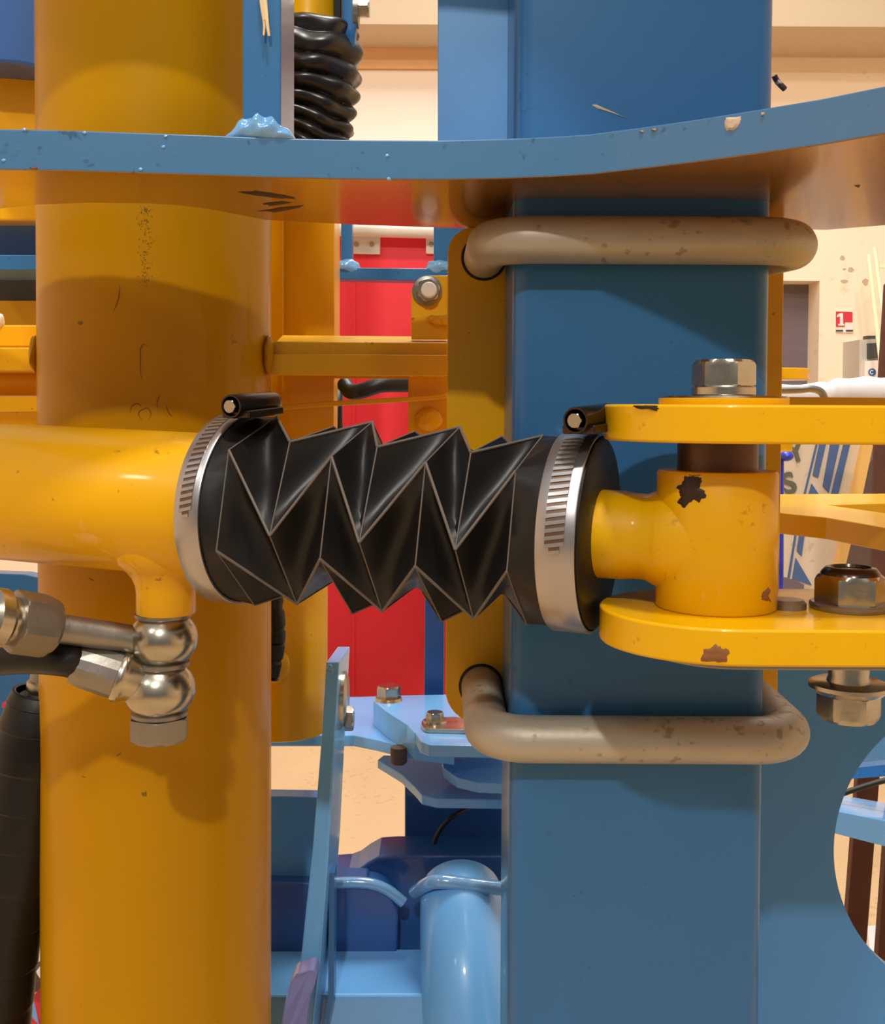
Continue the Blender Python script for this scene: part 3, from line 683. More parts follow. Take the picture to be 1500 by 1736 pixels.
obj('weld_bead', bm, M['yellow'], t, smooth=80)
# yellow channel post behind
t = thing('yellow_channel_post', W(515, 600, 0.98), 'flat bright yellow post just right of the round pillar, behind the crossbar', 'post')
bm = face_px([(440, 330), (567, 330), (567, 860), (440, 860)], 0.98, 0.05); obj('face', bm, M['yellow'], t, smooth=None, bevel=0.001)
bm = face_px([(440, 330), (480, 330), (480, 860), (440, 860)], 0.972, 0.008); obj('edge_strip', bm, M['yellow'], t, smooth=None, bevel=0.001)
# lower yellow round post with rounded bottom
t = thing('yellow_round_post', W(488, 1238, 1.02), 'yellow round post end behind the bellows, just right of the left pillar', 'post')
c = W(478, 1238, 1.02); r = 0.0415
bm = BM(); lathe(bm, c + Vector((0, 0, 0.0)), (0, 0, 1), [(0, r * 0.9), (0.0015, r), (0.25, r)], 64); obj('tube', bm, M['yellow'], t)
bm = BM(); bump_blob(bm, W(462, 1128, 0.975), 0.016, 0.010, 0.016, seed=9, amp=0.06); obj('boss', bm, M['yellow'], t, smooth=80)
p0 = [W(462, 1000, 0.93), W(468, 1060, 0.93), W(466, 1100, 0.93), W(456, 1150, 0.93)]
bm = BM(); tube(bm, smooth_path(p0, 12), lambda s: 0.0075 + 0.0006 * (1 if (s * 5) % 1 < 0.8 else -1.2), 20)
o = obj('wrapped_hose', bm, M['rubber'], None, smooth=25); tag(o, 'short length of black wrapped hose peeking out right of the round pillar', 'hose')
# black hoses in the little window
bm = BM()
tube(bm, smooth_path([W(583, 650, 1.0), W(595, 664, 0.99), W(615, 662, 0.98), W(650, 652, 0.98), W(710, 652, 1.0)], 6), 0.007, 16)
o = obj('black_hose', bm, M['rubber']); tag(o, 'black hose seen through the small window of the yellow lower frame', 'hose')
bm = BM(); tube(bm, smooth_path([W(574, 660, 1.02), W(572, 700, 1.0), W(574, 760, 1.0)], 6), 0.0045, 16)
o = obj('thin_black_hose', bm, M['rubber']); tag(o, 'thin black hose hanging between the yellow post and the red cabinet', 'hose')

# ================================================================== red panel with hinge
YR = 1.7
t = thing('red_cabinet', W(650, 1180, YR), 'large bright red cabinet front behind the bellows', 'cabinet')
bm = face_px([(520, 396), (800, 396), (800, 1235), (520, 1235)], YR, 0.03); obj('sheet', bm, M['red'], t, smooth=None, bevel=0.002)
bm = BM(); box(bm, (W(598, 700, YR).x, YR - 0.004, W(600, 1200, YR).z), (W(602, 700, YR).x, YR, W(600, 460, YR).z)); obj('seam', bm, M['red'], t, smooth=None)
bm = BM(); tube(bm, [W(560, 388, YR - 0.02), W(800, 394, YR - 0.02)], 0.0105, 24); 
h = obj('hinge_rod', bm, M['white_metal'], t, label='white hinge rod along the top')
for i, (x0_, x1_) in enumerate(((598, 644), (722, 770))):
    bm = face_px([(x0_, 392), (x1_, 392), (x1_, 431), (x0_, 430)], YR - 0.006, 0.006); hp = obj('hinge_leaf', bm, M['white_metal'], t, smooth=None, bevel=0.001, label='white hinge leaf')
    for xx in ((604, 630) if i == 0 else (731,)):
        bm = BM(); lathe(bm, W(xx, 414, YR - 0.007), (0, -1, 0), [(0, 0.0038), (0.001, 0.0034)], 16); obj('screw', bm, M['zinc'], hp)
# small blue frame in front of the red panel
YB = 1.3
t = thing('blue_rack', W(650, 470, YB), 'blue bars joined in a square in front of the top of the red cabinet', 'rack')
bm = face_px([(578, 330), (597, 330), (597, 456), (578, 456)], YB, 0.02); obj('left_upright', bm, M['blue'], t, smooth=None, bevel=0.001)
bm = face_px([(735, 330), (790, 330), (790, 456), (735, 456)], YB, 0.02); obj('right_upright', bm, M['blue'], t, smooth=None, bevel=0.001)
bm = face_px([(540, 453), (790, 456), (790, 477), (540, 473)], YB - 0.005, 0.03); obj('bottom_bar', bm, M['blue'], t, smooth=None, bevel=0.001)
for x, y in ((588, 452), (744, 453)):
    bm = BM(); bump_blob(bm, W(x, y, YB), 0.015, 0.008, 0.008, seed=x, amp=0.12); obj('weld_bead', bm, M['weld'], t, smooth=80)
bm = face_px([(722, 700), (755, 700), (752, 1200), (719, 1200)], 1.19, 0.03)
o = obj('blue_upright_post', bm, M['blue_deep'], None, smooth=None, bevel=0.001); tag(o, 'dark blue upright strip between the red cabinet and the yellow clamp plate', 'post')

# ================================================================== top gap: crumpled boot etc
t = thing('crumpled_boot', W(535, 232, 0.85), 'crumpled black rubber boot just right of the narrow blue bar', 'boot')
bm = BM(); seg = 96; rows = 150; rings_ = []
yc = 0.86; cx0 = W(524, 100, yc).x; zt_b, zb_b = W(560, 42, yc).z, W(560, 262, yc).z
rn = random.Random(11); folds = [(0.01, 1.0), (0.20, 1.0), (0.34, 0.6), (0.45, 0.8), (0.57, 0.8), (0.70, 0.9), (0.86, 0.8)]
for i in range(rows):
    u = i / (rows - 1); ring = []
    for k_ in range(seg):
        th = 2 * PI * k_ / seg
        base = 0.0355 + 0.0035 * math.sin(u * 5 + 0.6)
        uu = u - -0.0 - 0.085 * (1 - math.cos(th)) * (0.3 + u) * -1 - 0.012 * math.sin(3 * th + 4 * u) - 0.008 * math.sin(5 * th + 9 * u)
        f = abs(math.sin(PI * (uu * 4.0 + 2.6 * uu * uu + 0.35 + 0.18 * math.sin(2 * th + 1)))) ** 0.8
        if uu < 0.05: f = max(0.0, f)
        rr = base + (0.0030 + 0.0030 * min(1, u * 2)) * (f - 0.5) + 0.0014 * math.sin(7 * th + 13 * u) + 0.004 * math.exp(-((th - 5.6) ** 2) * 4 - ((u - 0.52) / 0.1) ** 2)
        if u < 0.08: rr *= math.sqrt(max(0.02, 1 - (1 - u / 0.08) ** 2)) * 0.35 + 0.65
        rr *= 0.92 + 0.08 * min(1, u * 4)
        ring.append(bm.verts.new((cx0 + rr * math.cos(th), yc + rr * math.sin(th), zt_b + (zb_b - zt_b) * u)))
    rings_.append(ring)
ringfill(bm, rings_); obj('boot', bm, M['rubber_soft'], t, smooth=70)
t = thing('yellow_rod_head', W(530, 44, 0.86), 'bright yellow fitting above the crumpled black boot', 'fitting')
bm = BM(); lathe(bm, (W(524, 0, .86).x, 0.86, zt_b - 0.004), (0, 0, 1), [(0, 0.022), (0.012, 0.0205), (0.12, 0.0205)], 48); obj('body', bm, M['yellow'], t)
bm = face_px([(566, -40), (579, -40), (579, 44), (574, 52), (566, 44)], 0.85, 0.03); obj('end_face', bm, M['black'], t, smooth=None, label='dark end face')
t = thing('blue_eye_strap', W(595, 60, 0.85), 'blue strap with a bolt hanging right of the crumpled boot', 'strap')
bm = face_px([(579, -60), (604, -60), (606, 30), (602, 60), (598, 95), (578, 95), (580, 50)], 0.84, 0.012); obj('strap', bm, M['blue'], t, smooth=None, bevel=0.0012)
bm = BM(); lathe(bm, W(600, 18, 0.846), (1, 0, 0), [(0, 0.013), (0.0035, 0.013)], 32); obj('washer', bm, M['zinc_dull'], t)
bm = BM(); hexhead(bm, W(608, 12, 0.846), (1, 0, 0), 0.0085, 0.008, 0.2); obj('hex_head', bm, M['zinc'], t, smooth=20)
# hook stub right of the blue pillar on top
bm = BM(); tube(bm, smooth_path([W(1312, 128, 0.70), W(1318, 139, 0.70), W(1324, 145, 0.69), W(1330, 151, 0.69)], 5), 0.0018, 12)
o = obj('hook_end', bm, M['brown_fit']); tag(o, 'small brown hook end poking out right of the blue pillar, above the curved plate', 'hook')

# ================================================================== big blue plate with round hole (lower right)
YH = 0.80
c = W(1677, 1440, YH); rH = 267 / FP * YH
bm = BM()
xl, xr_ = W(1283, 1400, YH).x - 0.05, c.x + 0.30; zt2, zb2 = W(1400, 1085, YH).z, 0.45
# plate as a strip around the hole
n = 96; inner, outer = [], []
for k_ in range(n):
    a = 2 * PI * k_ / n; dx, dz = math.cos(a), math.sin(a)
    inner.append((c.x + rH * dx, c.z + rH * dz))
    s = min([(xr_ - c.x) / dx if dx > 1e-6 else ((xl - c.x) / dx if dx < -1e-6 else 1e9), (zt2 - c.z) / dz if dz > 1e-6 else ((zb2 - c.z) / dz if dz < -1e-6 else 1e9)])
    outer.append((c.x + s * dx, c.z + s * dz))
for (cx_, cz_) in ((xl, zt2), (xr_, zt2), (xl, zb2), (xr_, zb2)):
    a = math.atan2(cz_ - c.z, cx_ - c.x) % (2 * PI); i = round(a / (2 * PI) * n) % n; outer[i] = (cx_, cz_)
F = [[bm.verts.new((x, YH + d_, z)) for x, z in lst] for lst in (inner, outer) for d_ in (0, 0.012)]
I0, I1, O0, O1 = F
for i in range(n):
    j = (i + 1) % n
    bm.faces.new((I0[i], I0[j], O0[j], O0[i])); bm.faces.new((I1[i], O1[i], O1[j], I1[j])); bm.faces.new((I0[i], I1[i], I1[j], I0[j])); bm.faces.new((O0[i], O0[j], O1[j], O1[i]))
o = obj('blue_plate_with_hole', bm, M['blue_mid'], None, smooth=25); tag(o, 'large flat blue plate with a big round hole, right of the blue pillar', 'plate')

# seen through the hole
t = thing('light_blue_beam', W(1470, 1380, 1.5), 'light blue horizontal channel beam seen through the round hole', 'beam')
bm = face_px([(1380, 1368), (2100, 1512), (2100, 1588), (1380, 1404)], 1.446, 0.004); obj('lower_flange', bm, M['blue_far'], t, smooth=None)
bm = extr(BM(), [W(1380, 1372, 1.45), W(2100, 1516, 1.45), W(2100, 1468, 1.75), W(1380, 1340, 1.75)], (0, 0, -0.006)); obj('top_face', bm, M['blue_far'], t, smooth=None)
bm = face_px([(1420, 1305), (2000, 1243), (2000, 1280), (1420, 1322)], 1.6, 0.02)
o = obj('thin_blue_rail', bm, M['blue'], None, smooth=None); tag(o, 'thin blue rail at the top of the round hole', 'rail')
bm = face_px([(1440, 1200), (1560, 1200), (1560, 1296), (1430, 1306)], 1.9, 0.02)
o = obj('sky_blue_panel', bm, M['blue_far'], None, smooth=None); tag(o, 'sky blue panel corner at the top of the round hole', 'panel')
for i, (pts, Y, lb) in enumerate((([(1455, 1310), (1492, 1310), (1444, 1923), (1408, 1923)], 2.0, 'rusty brown post seen through the round hole, left of the two'),
                                 ([(1502, 1430), (1540, 1430), (1506, 1985), (1462, 1985)], 1.9, 'rusty brown post seen through the round hole at the right edge'))):
    o = obj('rusty_post', face_px(pts, Y, 0.02), M['rust'], None, smooth=None, bevel=0.002); tag(o, lb, 'post', 'rusty posts')
bm = BM(); tube(bm, smooth_path([W(1415, 1350, 1.35), W(1450, 1338, 1.35), (W(1500, 1323, 1.35)), W(1560, 1312, 1.35)], 6), 0.0035, 10)
o = obj('black_cable', bm, M['black']); tag(o, 'thin black cable crossing the round hole', 'cable')
bm = slab_px([(1470, 1570), (1560, 1560), (1560, 1680), (1480, 1680)], 0.25, 0.02)
o = obj('pale_sheet', bm, M['whiteplastic'], None, smooth=None); tag(o, 'pale sheet lying at the foot of the rusty posts', 'sheet')

# ================================================================== lower middle brackets
t = thing('long_blue_strap', W(525, 1736, 0.90), 'long slightly slanted light blue flat bar seen edge-on, right of the round pillar', 'bar')
bm = extr(BM(), [W(553, 1122, 0.93), W(575, 1122, 0.93), W(567, 1250, 0.91), W(562, 1350, 0.90), W(557, 1450, 0.89), W(550, 1538, 0.88), W(541, 1645, 0.87), W(525, 1790, 0.86),
                 W(490, 1790, 0.86), W(508, 1645, 0.87), W(519, 1538, 0.88), (W(529, 1450, 0.89)), W(537, 1350, 0.90), W(545, 1250, 0.91)], (0.004, 0.06, 0))
obj('flat_bar', bm, M['blue_far'], t, smooth=None, bevel=0.001)
bm = BM(); lathe(bm, W(576, 1185, 0.955), (1, 0, 0), [(0, 0.024), (0.005, 0.024), (0.007, 0.019)], 40); obj('washer', bm, M['zinc'], t)
bm = BM(); hexhead(bm, W(584, 1218, 0.955), (1, 0, 0), 0.0105, 0.008, 0.3); obj('hex_head', bm, M['zinc'], t, smooth=20)
bm = BM(); rnd = random.Random(4)
for i in range(26): bump_blob(bm, W(562 + rnd.uniform(-6, 8), 1130 + i * 3.2, 0.929), 0.0022, 0.0016, 0.0022, seed=i, sub=2)
obj('weld_spatter', bm, M['weld'], t)
o = obj('purple_strip', extr(BM(), smooth_path([W(508, 1650, 0.84), W(530, 1644, 0.84), W(536, 1660, 0.84), W(524, 1700, 0.83), W(512, 1790, 0.82)], 4) + smooth_path([W(470, 1790, 0.82), W(483, 1700, 0.83), W(495, 1662, 0.84), W(503, 1651, 0.84)], 4), (0, 0.02, 0)), M['tape'], None, smooth=None, bevel=0.001)
tag(o, 'purplish grey flat strip at the foot of the long light blue bar', 'strip')

t = thing('blue_bracket_arm', W(560, 1240, 1.1), 'blue horizontal bracket arm running right from the round pillar, below the red cabinet', 'bracket')
zA = W(600, 1245, 1.1).z
bm = slab_px([(420, 1246), (600, 1246), (640, 1254), (690, 1266), (760, 1262), (800, 1255), (860, 1250), (860, 1175), (700, 1178), (610, 1181), (420, 1183)], zA, 0.0115); obj('arm_plate', bm, M['blue_far'], t, smooth=25, bevel=0.0012)
bm = BM(); prism(bm, W(676, 1284, 1.05), (0, 0, 1), 0.008, [(-0.006, 0.8), (-0.004, 1), (0.010, 1)], 12); obj('lower_nut', bm, M['brown_fit'], t, label='brown nut under the arm')
t = thing('blue_hinge_bracket', W(760, 1230, 1.02), 'blue stepped hinge bracket plate with two bolts, left of the lower U-shaped rod', 'bracket')
zB = zA + 0.0255
out = [(633, 1186), (655, 1204), (690, 1226), (703, 1240), (712, 1256), (728, 1263), (800, 1264), (880, 1266), (900, 1262), (900, 1175), (700, 1178), (636, 1181)]
bm = slab_px(out, zB, 0.0108); obj('upper_plate', bm, M['blue_far'], t, smooth=25, bevel=0.001)
bm = extr(BM(), [G(633, 1188, zB), G(655, 1206, zB), G(690, 1228, zB), G(703, 1242, zB), G(770, 1250, zB), G(770, 1195, zB), G(650, 1184, zB)], (0, 0, -0.0248)); bmesh.ops.translate(bm, verts=bm.verts, vec=(0, 0, -0.0004)); obj('side_step', bm, M['blue_far'], t, smooth=None)
bm = slab_px([(752, 1302), (775, 1318), (810, 1326), (900, 1330), (900, 1280), (760, 1280), (748, 1290)], zB - 0.040, 0.010); obj('middle_plate', bm, M['blue_far'], t, smooth=25, bevel=0.001)
bm = slab_px([(640, 1288), (680, 1312), (704, 1335), (715, 1348), (740, 1354), (900, 1356), (900, 1290), (650, 1280)], zB - 0.060, 0.009); obj('lower_plate', bm, M['blue_far'], t, smooth=25, bevel=0.001)
bm = BM(); hexhead(bm, G(659, 1185, zB), (0, 0, 1), 0.0125, 0.014, 0.3); lathe(bm, G(659, 1187, zB), (0, 0, 1), [(0, 0.014), (0.003, 0.013)], 32)
o = obj('hex_bolt', bm, M['zinc'], None, smooth=20); tag(o, 'silver hexagon bolt head on the left tip of the blue hinge bracket', 'bolt', 'bolts on the hinge bracket')
bm = extr(BM(), [G(714 + 12 - 12 * math.cos(q), 1233 + 10 * math.sin(q), zB) for q in [-PI / 2 + PI * k_ / 8 for k_ in range(9)]] + [G(815, 1245, zB), G(822, 1238, zB), G(815, 1227, zB), G(770, 1222, zB)], (0, 0, 0.004))
o = obj('locking_strap', bm, M['zinc'], None, smooth=None, bevel=0.0006); tag(o, 'bent silver locking strap lying on the blue hinge bracket', 'strap')
bm = BM(); hexhead(bm, G(737, 1230, zB) + Vector((0, 0, 0.004)), (0, 0, 1), 0.0085, 0.009, 0.1); lathe(bm, G(737, 1231, zB) + Vector((0, 0, 0.004)), (0, 0, 1), [(0, 0.011), (0.002, 0.0105)], 32)
o = obj('hex_bolt', bm, M['zinc'], None, smooth=20); tag(o, 'silver hexagon bolt head on the bent locking strap', 'bolt', 'bolts on the hinge bracket')
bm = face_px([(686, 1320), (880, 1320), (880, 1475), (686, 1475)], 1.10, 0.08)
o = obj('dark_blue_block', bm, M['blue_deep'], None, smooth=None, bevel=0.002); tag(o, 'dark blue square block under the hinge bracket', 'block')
bm = BM(); tube(bm, smooth_path([W(812, 1362, 1.07), W(770, 1382, 1.05), W(744, 1410, 1.05), W(735, 1440, 1.05), (W(742, 1458, 1.05)), W(790, 1452, 1.05), W(815, 1446, 1.05), W(840, 1440, 1.05), W(852, 1452, 1.05)], 7), 0.0022, 10)
o = obj('black_cable', bm, M['black']); tag(o, 'thin black cable looping down in front of the dark blue block', 'cable')
bm = BM(); tube(bm, smooth_path([W(708, 1444, 1.06), W(720, 1448, 1.06), W(780, 1446, 1.06), W(840, 1450, 1.06)], 5), lambda s: 0.0032 + 0.0015 * max(0, 1 - s * 8), 12)
o = obj('pink_rod', bm, M['pink']); tag(o, 'thin pink rod lying at the foot of the dark blue block', 'rod')
# dark casting with raised outline
t = thing('dark_blue_casting', W(640, 1660, 1.0), 'dark blue rounded plate casting low in the middle gap', 'casting')
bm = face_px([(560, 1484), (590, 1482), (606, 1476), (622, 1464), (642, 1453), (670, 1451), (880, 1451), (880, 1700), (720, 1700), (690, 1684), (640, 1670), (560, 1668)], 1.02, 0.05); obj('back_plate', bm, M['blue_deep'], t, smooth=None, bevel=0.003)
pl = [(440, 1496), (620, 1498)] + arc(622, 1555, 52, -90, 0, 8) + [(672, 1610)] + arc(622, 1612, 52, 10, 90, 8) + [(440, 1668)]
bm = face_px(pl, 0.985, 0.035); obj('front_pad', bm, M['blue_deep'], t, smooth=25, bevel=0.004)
bm = BM(); tube(bm, smooth_path([W(560, 1497, 0.985), W(620, 1497, 0.985), W(655, 1508, 0.985), W(684, 1530, 0.985)], 6), 0.005, 14); obj('weld_bead', bm, M['weld'], t)
o = obj('blue_square_plate', face_px([(430, 1350), (560, 1352), (560, 1531), (430, 1531)], 1.0, 0.02), M['blue_mid'], None, smooth=None, bevel=0.0012)
tag(o, 'mid blue square plate between the round pillar and the long blue bar', 'panel')
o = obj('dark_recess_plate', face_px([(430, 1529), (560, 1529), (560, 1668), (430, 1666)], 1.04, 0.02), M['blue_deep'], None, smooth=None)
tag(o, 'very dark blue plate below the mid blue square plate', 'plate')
t = thing('light_blue_tube', W(790, 1730, 0.9), 'light blue thick bent tube low in the middle, left of the blue pillar', 'tube')
bm = BM(); tube(bm, smooth_path([W(781, 1512, 0.98), W(783, 1560, 0.95), W(788, 1650, 0.92), W(796, 1760, 0.90)], 8), lambda s: 0.0355 + 0.002 * s, 40); obj('tube', bm, M['blue_far'], t, smooth=60)
bm = BM(); tube(bm, smooth_path([W(704, 1512, 0.97), W(722, 1500, 0.95), W(745, 1494, 0.94), W(800, 1500, 0.94), W(850, 1506, 0.94)], 6), 0.006, 14); obj('weld_bead', bm, M['weld'], t)
o = obj('light_blue_crossbar', face_px([(420, 1688), (720, 1687), (745, 1680), (760, 1700), (760, 1800), (420, 1800)], 0.91, 0.08), M['blue_far'], None, smooth=None, bevel=0.003)
tag(o, 'light blue horizontal bar along the bottom edge between the pillars', 'bar')
o = obj('thin_blue_edge', face_px([(558, 1480), (567, 1480), (566, 1690), (545, 1790), (540, 1790), (556, 1690)], 0.90, 0.02), M['blue'], None, smooth=None)
tag(o, 'thin blue upright rib beside the long blue bar at the bottom', 'rib')

# ================================================================== right background
Yb = 2.3
t = thing('striped_board', W(1400, 990, Yb), 'tilted off-white board with blue stripes and lettering behind the yellow tube', 'board')
bm = face_px([(1300, 700), (1475, 700), (1470, 752), (1380, 1000), (1330, 982), (1300, 975)], Yb, 0.02)
bm = face_px([(1300, 700), (1480, 700), (1470, 752), (1448, 833), (1415, 965), (1400, 1010), (1376, 997), (1343, 982), (1300, 970)], Yb, 0.02); obj('sheet', bm, M['board'], t, smooth=None)
def stripe(name, pts, m_=None): obj(name, face_px(pts, Yb - 0.003, 0.003), m_ or M['boardblue'], t, smooth=None)
stripe('stripe', [(1391, 745), (1402, 745), (1387, 810), (1378, 806)]); stripe('stripe', [(1409, 745), (1425, 745), (1405, 835), (1395, 824)]); stripe('stripe', [(1432, 745), (1443, 745), (1421, 838), (1409, 838)])
stripe('stripe', [(1463, 745), (1467, 745), (1448, 836), (1418, 965), (1412, 965), (1444, 833)])
stripe('stripe', [(1385, 745), (1388, 745), (1366, 836), (1350, 908), (1339, 980), (1335, 980), (1347, 908), (1363, 836)])
stripe('stripe', [(1376, 820), (1388, 838), (1371, 838)])
stripe('stripe', [(1356, 900), (1365, 900), (1359, 943), (1351, 934)]); stripe('stripe', [(1349, 946), (1376, 992), (1343, 982)])
o = obj('timber_edge', face_px([(1468, 735), (1484, 735), (1463, 835), (1433, 960), (1418, 960), (1446, 835)], Yb - 0.02, 0.04), M['timber'], None, smooth=None)
tag(o, 'slanted pale timber strip along the right edge of the striped board', 'timber strip')
for body, px_, py_, sz, rot in (('S', 1331, 838, 0.060, 1.25), ('Y', 1340, 785, 0.055, 1.25)):
    cu = bpy.data.curves.new('letter', 'FONT'); cu.body = body; cu.size = sz; cu.extrude = 0.0015; cu.offset = 0.0015
    oo = bpy.data.objects.new('letter_tmp', cu); C.objects.link(oo); bpy.context.view_layer.update()
    me = bpy.data.meshes.new_from_object(oo.evaluated_get(bpy.context.evaluated_depsgraph_get())); bpy.data.objects.remove(oo)
    bm = BM(); bm.from_mesh(me); p = W(px_, py_, Yb - 0.003)
    bmesh.ops.transform(bm, matrix=Matrix.Translation(p) @ Matrix.Rotation(-0.3, 4, 'Y') @ Matrix.Rotation(PI / 2, 4, 'X'), verts=bm.verts)
    obj('letter', bm, M['boardgreen'], t, smooth=None)
t = thing('royal_blue_post', W(1330, 990, 1.9), 'royal blue upright post just right of the yellow tube, in front of the striped board', 'post')
bm = BM(); tube(bm, [W(1322, 770, 1.9), W(1322, 1010, 1.9)], 0.0125, 24)
obj('post', face_px([(1300, 768), (1330, 768), (1326, 1978), (1294, 1978)], 1.9, 0.03), M['royal'], t, smooth=None, bevel=0.004)
bm = BM(); bump_blob(bm, W(1333, 773, 1.89), 0.012, 0.012, 0.009, seed=2, amp=0.03); obj('knob', bm, M['royal'], t, smooth=80)
o = obj('yellow_small_plate', face_px([(1300, 735), (1344, 735), (1343, 765), (1300, 765)], 1.5, 0.02), M['yellow'], None, smooth=None)
tag(o, 'small yellow plate above the royal blue post, under the upper clevis plate', 'plate')
# yellow forked bar
t = thing('yellow_forked_bar', W(1420, 860, 0.95), 'yellow bar with a triangular opening in front of the striped board', 'bar')
zt3 = W(1400, 860, 0.9).z
def fork(z):
    return
zz = W(1320, 872, 0.86).z
bm = slab_px([(1300, 868), (1320, 869), (1400, 877), (1500, 894), (1600, 914), (1900, 970), (1900, 885), (1600, 873), (1500, 870), (1402, 856), (1500, 853), (1600, 850), (1900, 844), (1900, 834), (1600, 836), (1300, 838)], zz, 0.0165)
obj('bar', bm, M['yellow'], t, smooth=None, bevel=0.0008)
bm = face_px([(1398, 856), (1600, 850), (1600, 878), (1500, 869)], 1.04, 0.006); obj('web', bm, M['yellow'], t, smooth=None)
# things on the right between plate and wall
t = thing('yellow_rounded_arm', W(1330, 650, 1.3), 'yellow rounded arm end right of the blue pillar, in front of the grey doorway', 'arm')
zz = W(1320, 636, 1.2).z
zr = W(1330, 623, 1.2).z
bm = extr(BM(), [(x, y, zr) for x, y in [(0.20, 1.2), (0.368, 1.205)] + [(0.372 + 0.030 * math.sin(q), 1.235 - 0.030 * math.cos(q)) for q in [PI * k_ / 12 for k_ in range(13)]] + [(0.20, 1.46)]], (0, 0, -0.0125)); obj('arm', bm, M['yellow'], t, smooth=25, bevel=0.001)
bm = BM(); tube(bm, smooth_path([W(1290, 662, 1.0), W(1350, 661, 1.0), W(1376, 659, 1.0), W(1393, 666, 1.0), W(1400, 685, 1.0)], 6), 0.0033, 14)
o = obj('grey_hook_rod', bm, M['zinc_dull']); tag(o, 'thin grey bent rod curving down onto the upper yellow plate', 'rod')
bm = BM(); tube(bm, smooth_path([W(1300, 668, 1.4), W(1390, 666, 1.4), W(1430, 660, 1.4), W(1500, 660, 1.4), W(1560, 657, 1.4), W(1800, 652, 1.4)], 8), lambda s: 0.011 + 0.005 * min(1, s * 1.5) + 0.0012 * math.sin(40 * s), 20)
o = obj('white_wrapped_tube', bm, M['whiteplastic'], None, smooth=60); tag(o, 'white plastic-wrapped tube lying behind the upper yellow plate at the right', 'tube')
o = obj('yellow_back_plate', slab_px([(1325, 676), (1560, 676), (1560, 673), (1325, 673)], W(1400, 676, 0.8).z, 0.010) if False else face_px([(1328, 673), (1900, 677), (1900, 700), (1328, 700)], 0.66, 0.02), M['yellow'], None, smooth=None)
tag(o, 'yellow plate edge showing just above the upper clevis plate at the right', 'plate')
# wall items
t = thing('fire_sign', W(1431, 545, WY), 'small red and white fire extinguisher sign with a white numeral 1 on the cream wall', 'sign')
obj('backing', face_px([(1417, 526), (1446, 527), (1446, 564), (1417, 563)], WY - 0.01, 0.01), M['signwhite'], t, smooth=None)
obj('red_field', face_px([(1417, 528), (1445, 529), (1445, 546), (1432, 546), (1432, 554), (1417, 554)], WY - 0.013, 0.003), M['signred'], t, smooth=None)
obj('numeral', face_px([(1419, 534), (1424, 531), (1429, 531), (1429, 549), (1431, 549), (1431, 552), (1421, 552), (1421, 549), (1424, 549), (1424, 536), (1419, 538)], WY - 0.016, 0.003), M['signwhite'], t, smooth=None, label='white numeral 1')
for x in (1417, 1434): obj('caption_line', face_px([(x, 559), (x + 12, 559), (x + 12, 562), (x, 562)], WY - 0.013, 0.003), M['darkgrey'], t, smooth=None)
for i, (x, y, a, b) in enumerate(((1428, 437, 4, 4), (1442, 457, 5, 4), (1431, 456, 3, 1.5), (1431, 477, 6, 3), (1467, 478, 5, 6))):
    pts = [(x + a * math.cos(q) * (1 + 0.2 * math.sin(3 * q + i)), y + b * math.sin(q)) for q in [2 * PI * k_ / 14 for k_ in range(14)]]
    o = obj('wall_mark', face_px(pts, WY - 0.002, 0.002), M['beige'], wall, smooth=None, label='brownish filler spot')
t = thing('white_wall_unit', W(1475, 645, WY - 0.2), 'grey and white wall box with a dark screen and a round blue sticker', 'box')
obj('grey_case', face_px([(1457, 576), (1490, 574), (1492, 652), (1456, 652)], WY - 0.2, 0.2), M['grey'], t, smooth=None)
obj('white_front', face_px([(1466, 612), (1500, 610), (1500, 652), (1465, 652)], WY - 0.24, 0.04), M['signwhite'], t, smooth=None)
obj('screen', face_px([(1472, 582), (1487, 581), (1488, 607), (1472, 608)], WY - 0.22, 0.02), M['darkgrey'], t, smooth=None)
obj('top_cap', face_px([(1470, 569), (1484, 569), (1484, 575), (1470, 575)], WY - 0.2, 0.05), M['darkgrey'], t, smooth=None)
bm = BM(); lathe(bm, W(1478, 631, WY - 0.241), (0, -1, 0), [(0, 0.016), (0.003, 0.016)], 32); s_ = obj('round_sticker', bm, M['sticker'], t)
bm = BM()
for k_ in range(16):
    q0, q1 = math.radians(50 + k_ * 16.25), math.radians(50 + (k_ + 1) * 16.25); cc = W(1478, 631, WY - 0.246)
    extr(bm, [cc + Vector((math.cos(q0) * .0055, 0, math.sin(q0) * .0055)), cc + Vector((math.cos(q1) * .0055, 0, math.sin(q1) * .0055)), cc + Vector((math.cos(q1) * .009, 0, math.sin(q1) * .009)), cc + Vector((math.cos(q0) * .009, 0, math.sin(q0) * .009))], (0, 0.002, 0))
obj('sticker_mark', bm, M['signwhite'], s_, smooth=None)
for i, (a, b, lb) in enumerate((((1472, 432), (1492, 606), 'long cream pole leaning by the wall, left of the two'), ((1482, 420), (1500, 556), 'long cream pole leaning by the wall at the right edge'))):
    bm = BM(); tube(bm, [W(*a, 4.6), W(*b, 4.55), W(b[0] + (b[0] - a[0]) * 0.6, b[1] + (b[1] - a[1]) * 0.6, 4.5)], 0.0088, 12)
    o = obj('cream_pole', bm, M['pole']); tag(o, lb, 'pole', 'cream poles')
o = obj('cream_bracket', face_px([(1488, 447), (1560, 447), (1560, 454), (1488, 454)], 4.62, 0.02), M['pole'], None, smooth=None); tag(o, 'short cream horizontal bracket beside the leaning poles', 'bracket')
t = thing('rusty_stand', W(1495, 700, 1.7), 'rusty brown upright column at the right edge beside the striped board', 'column')
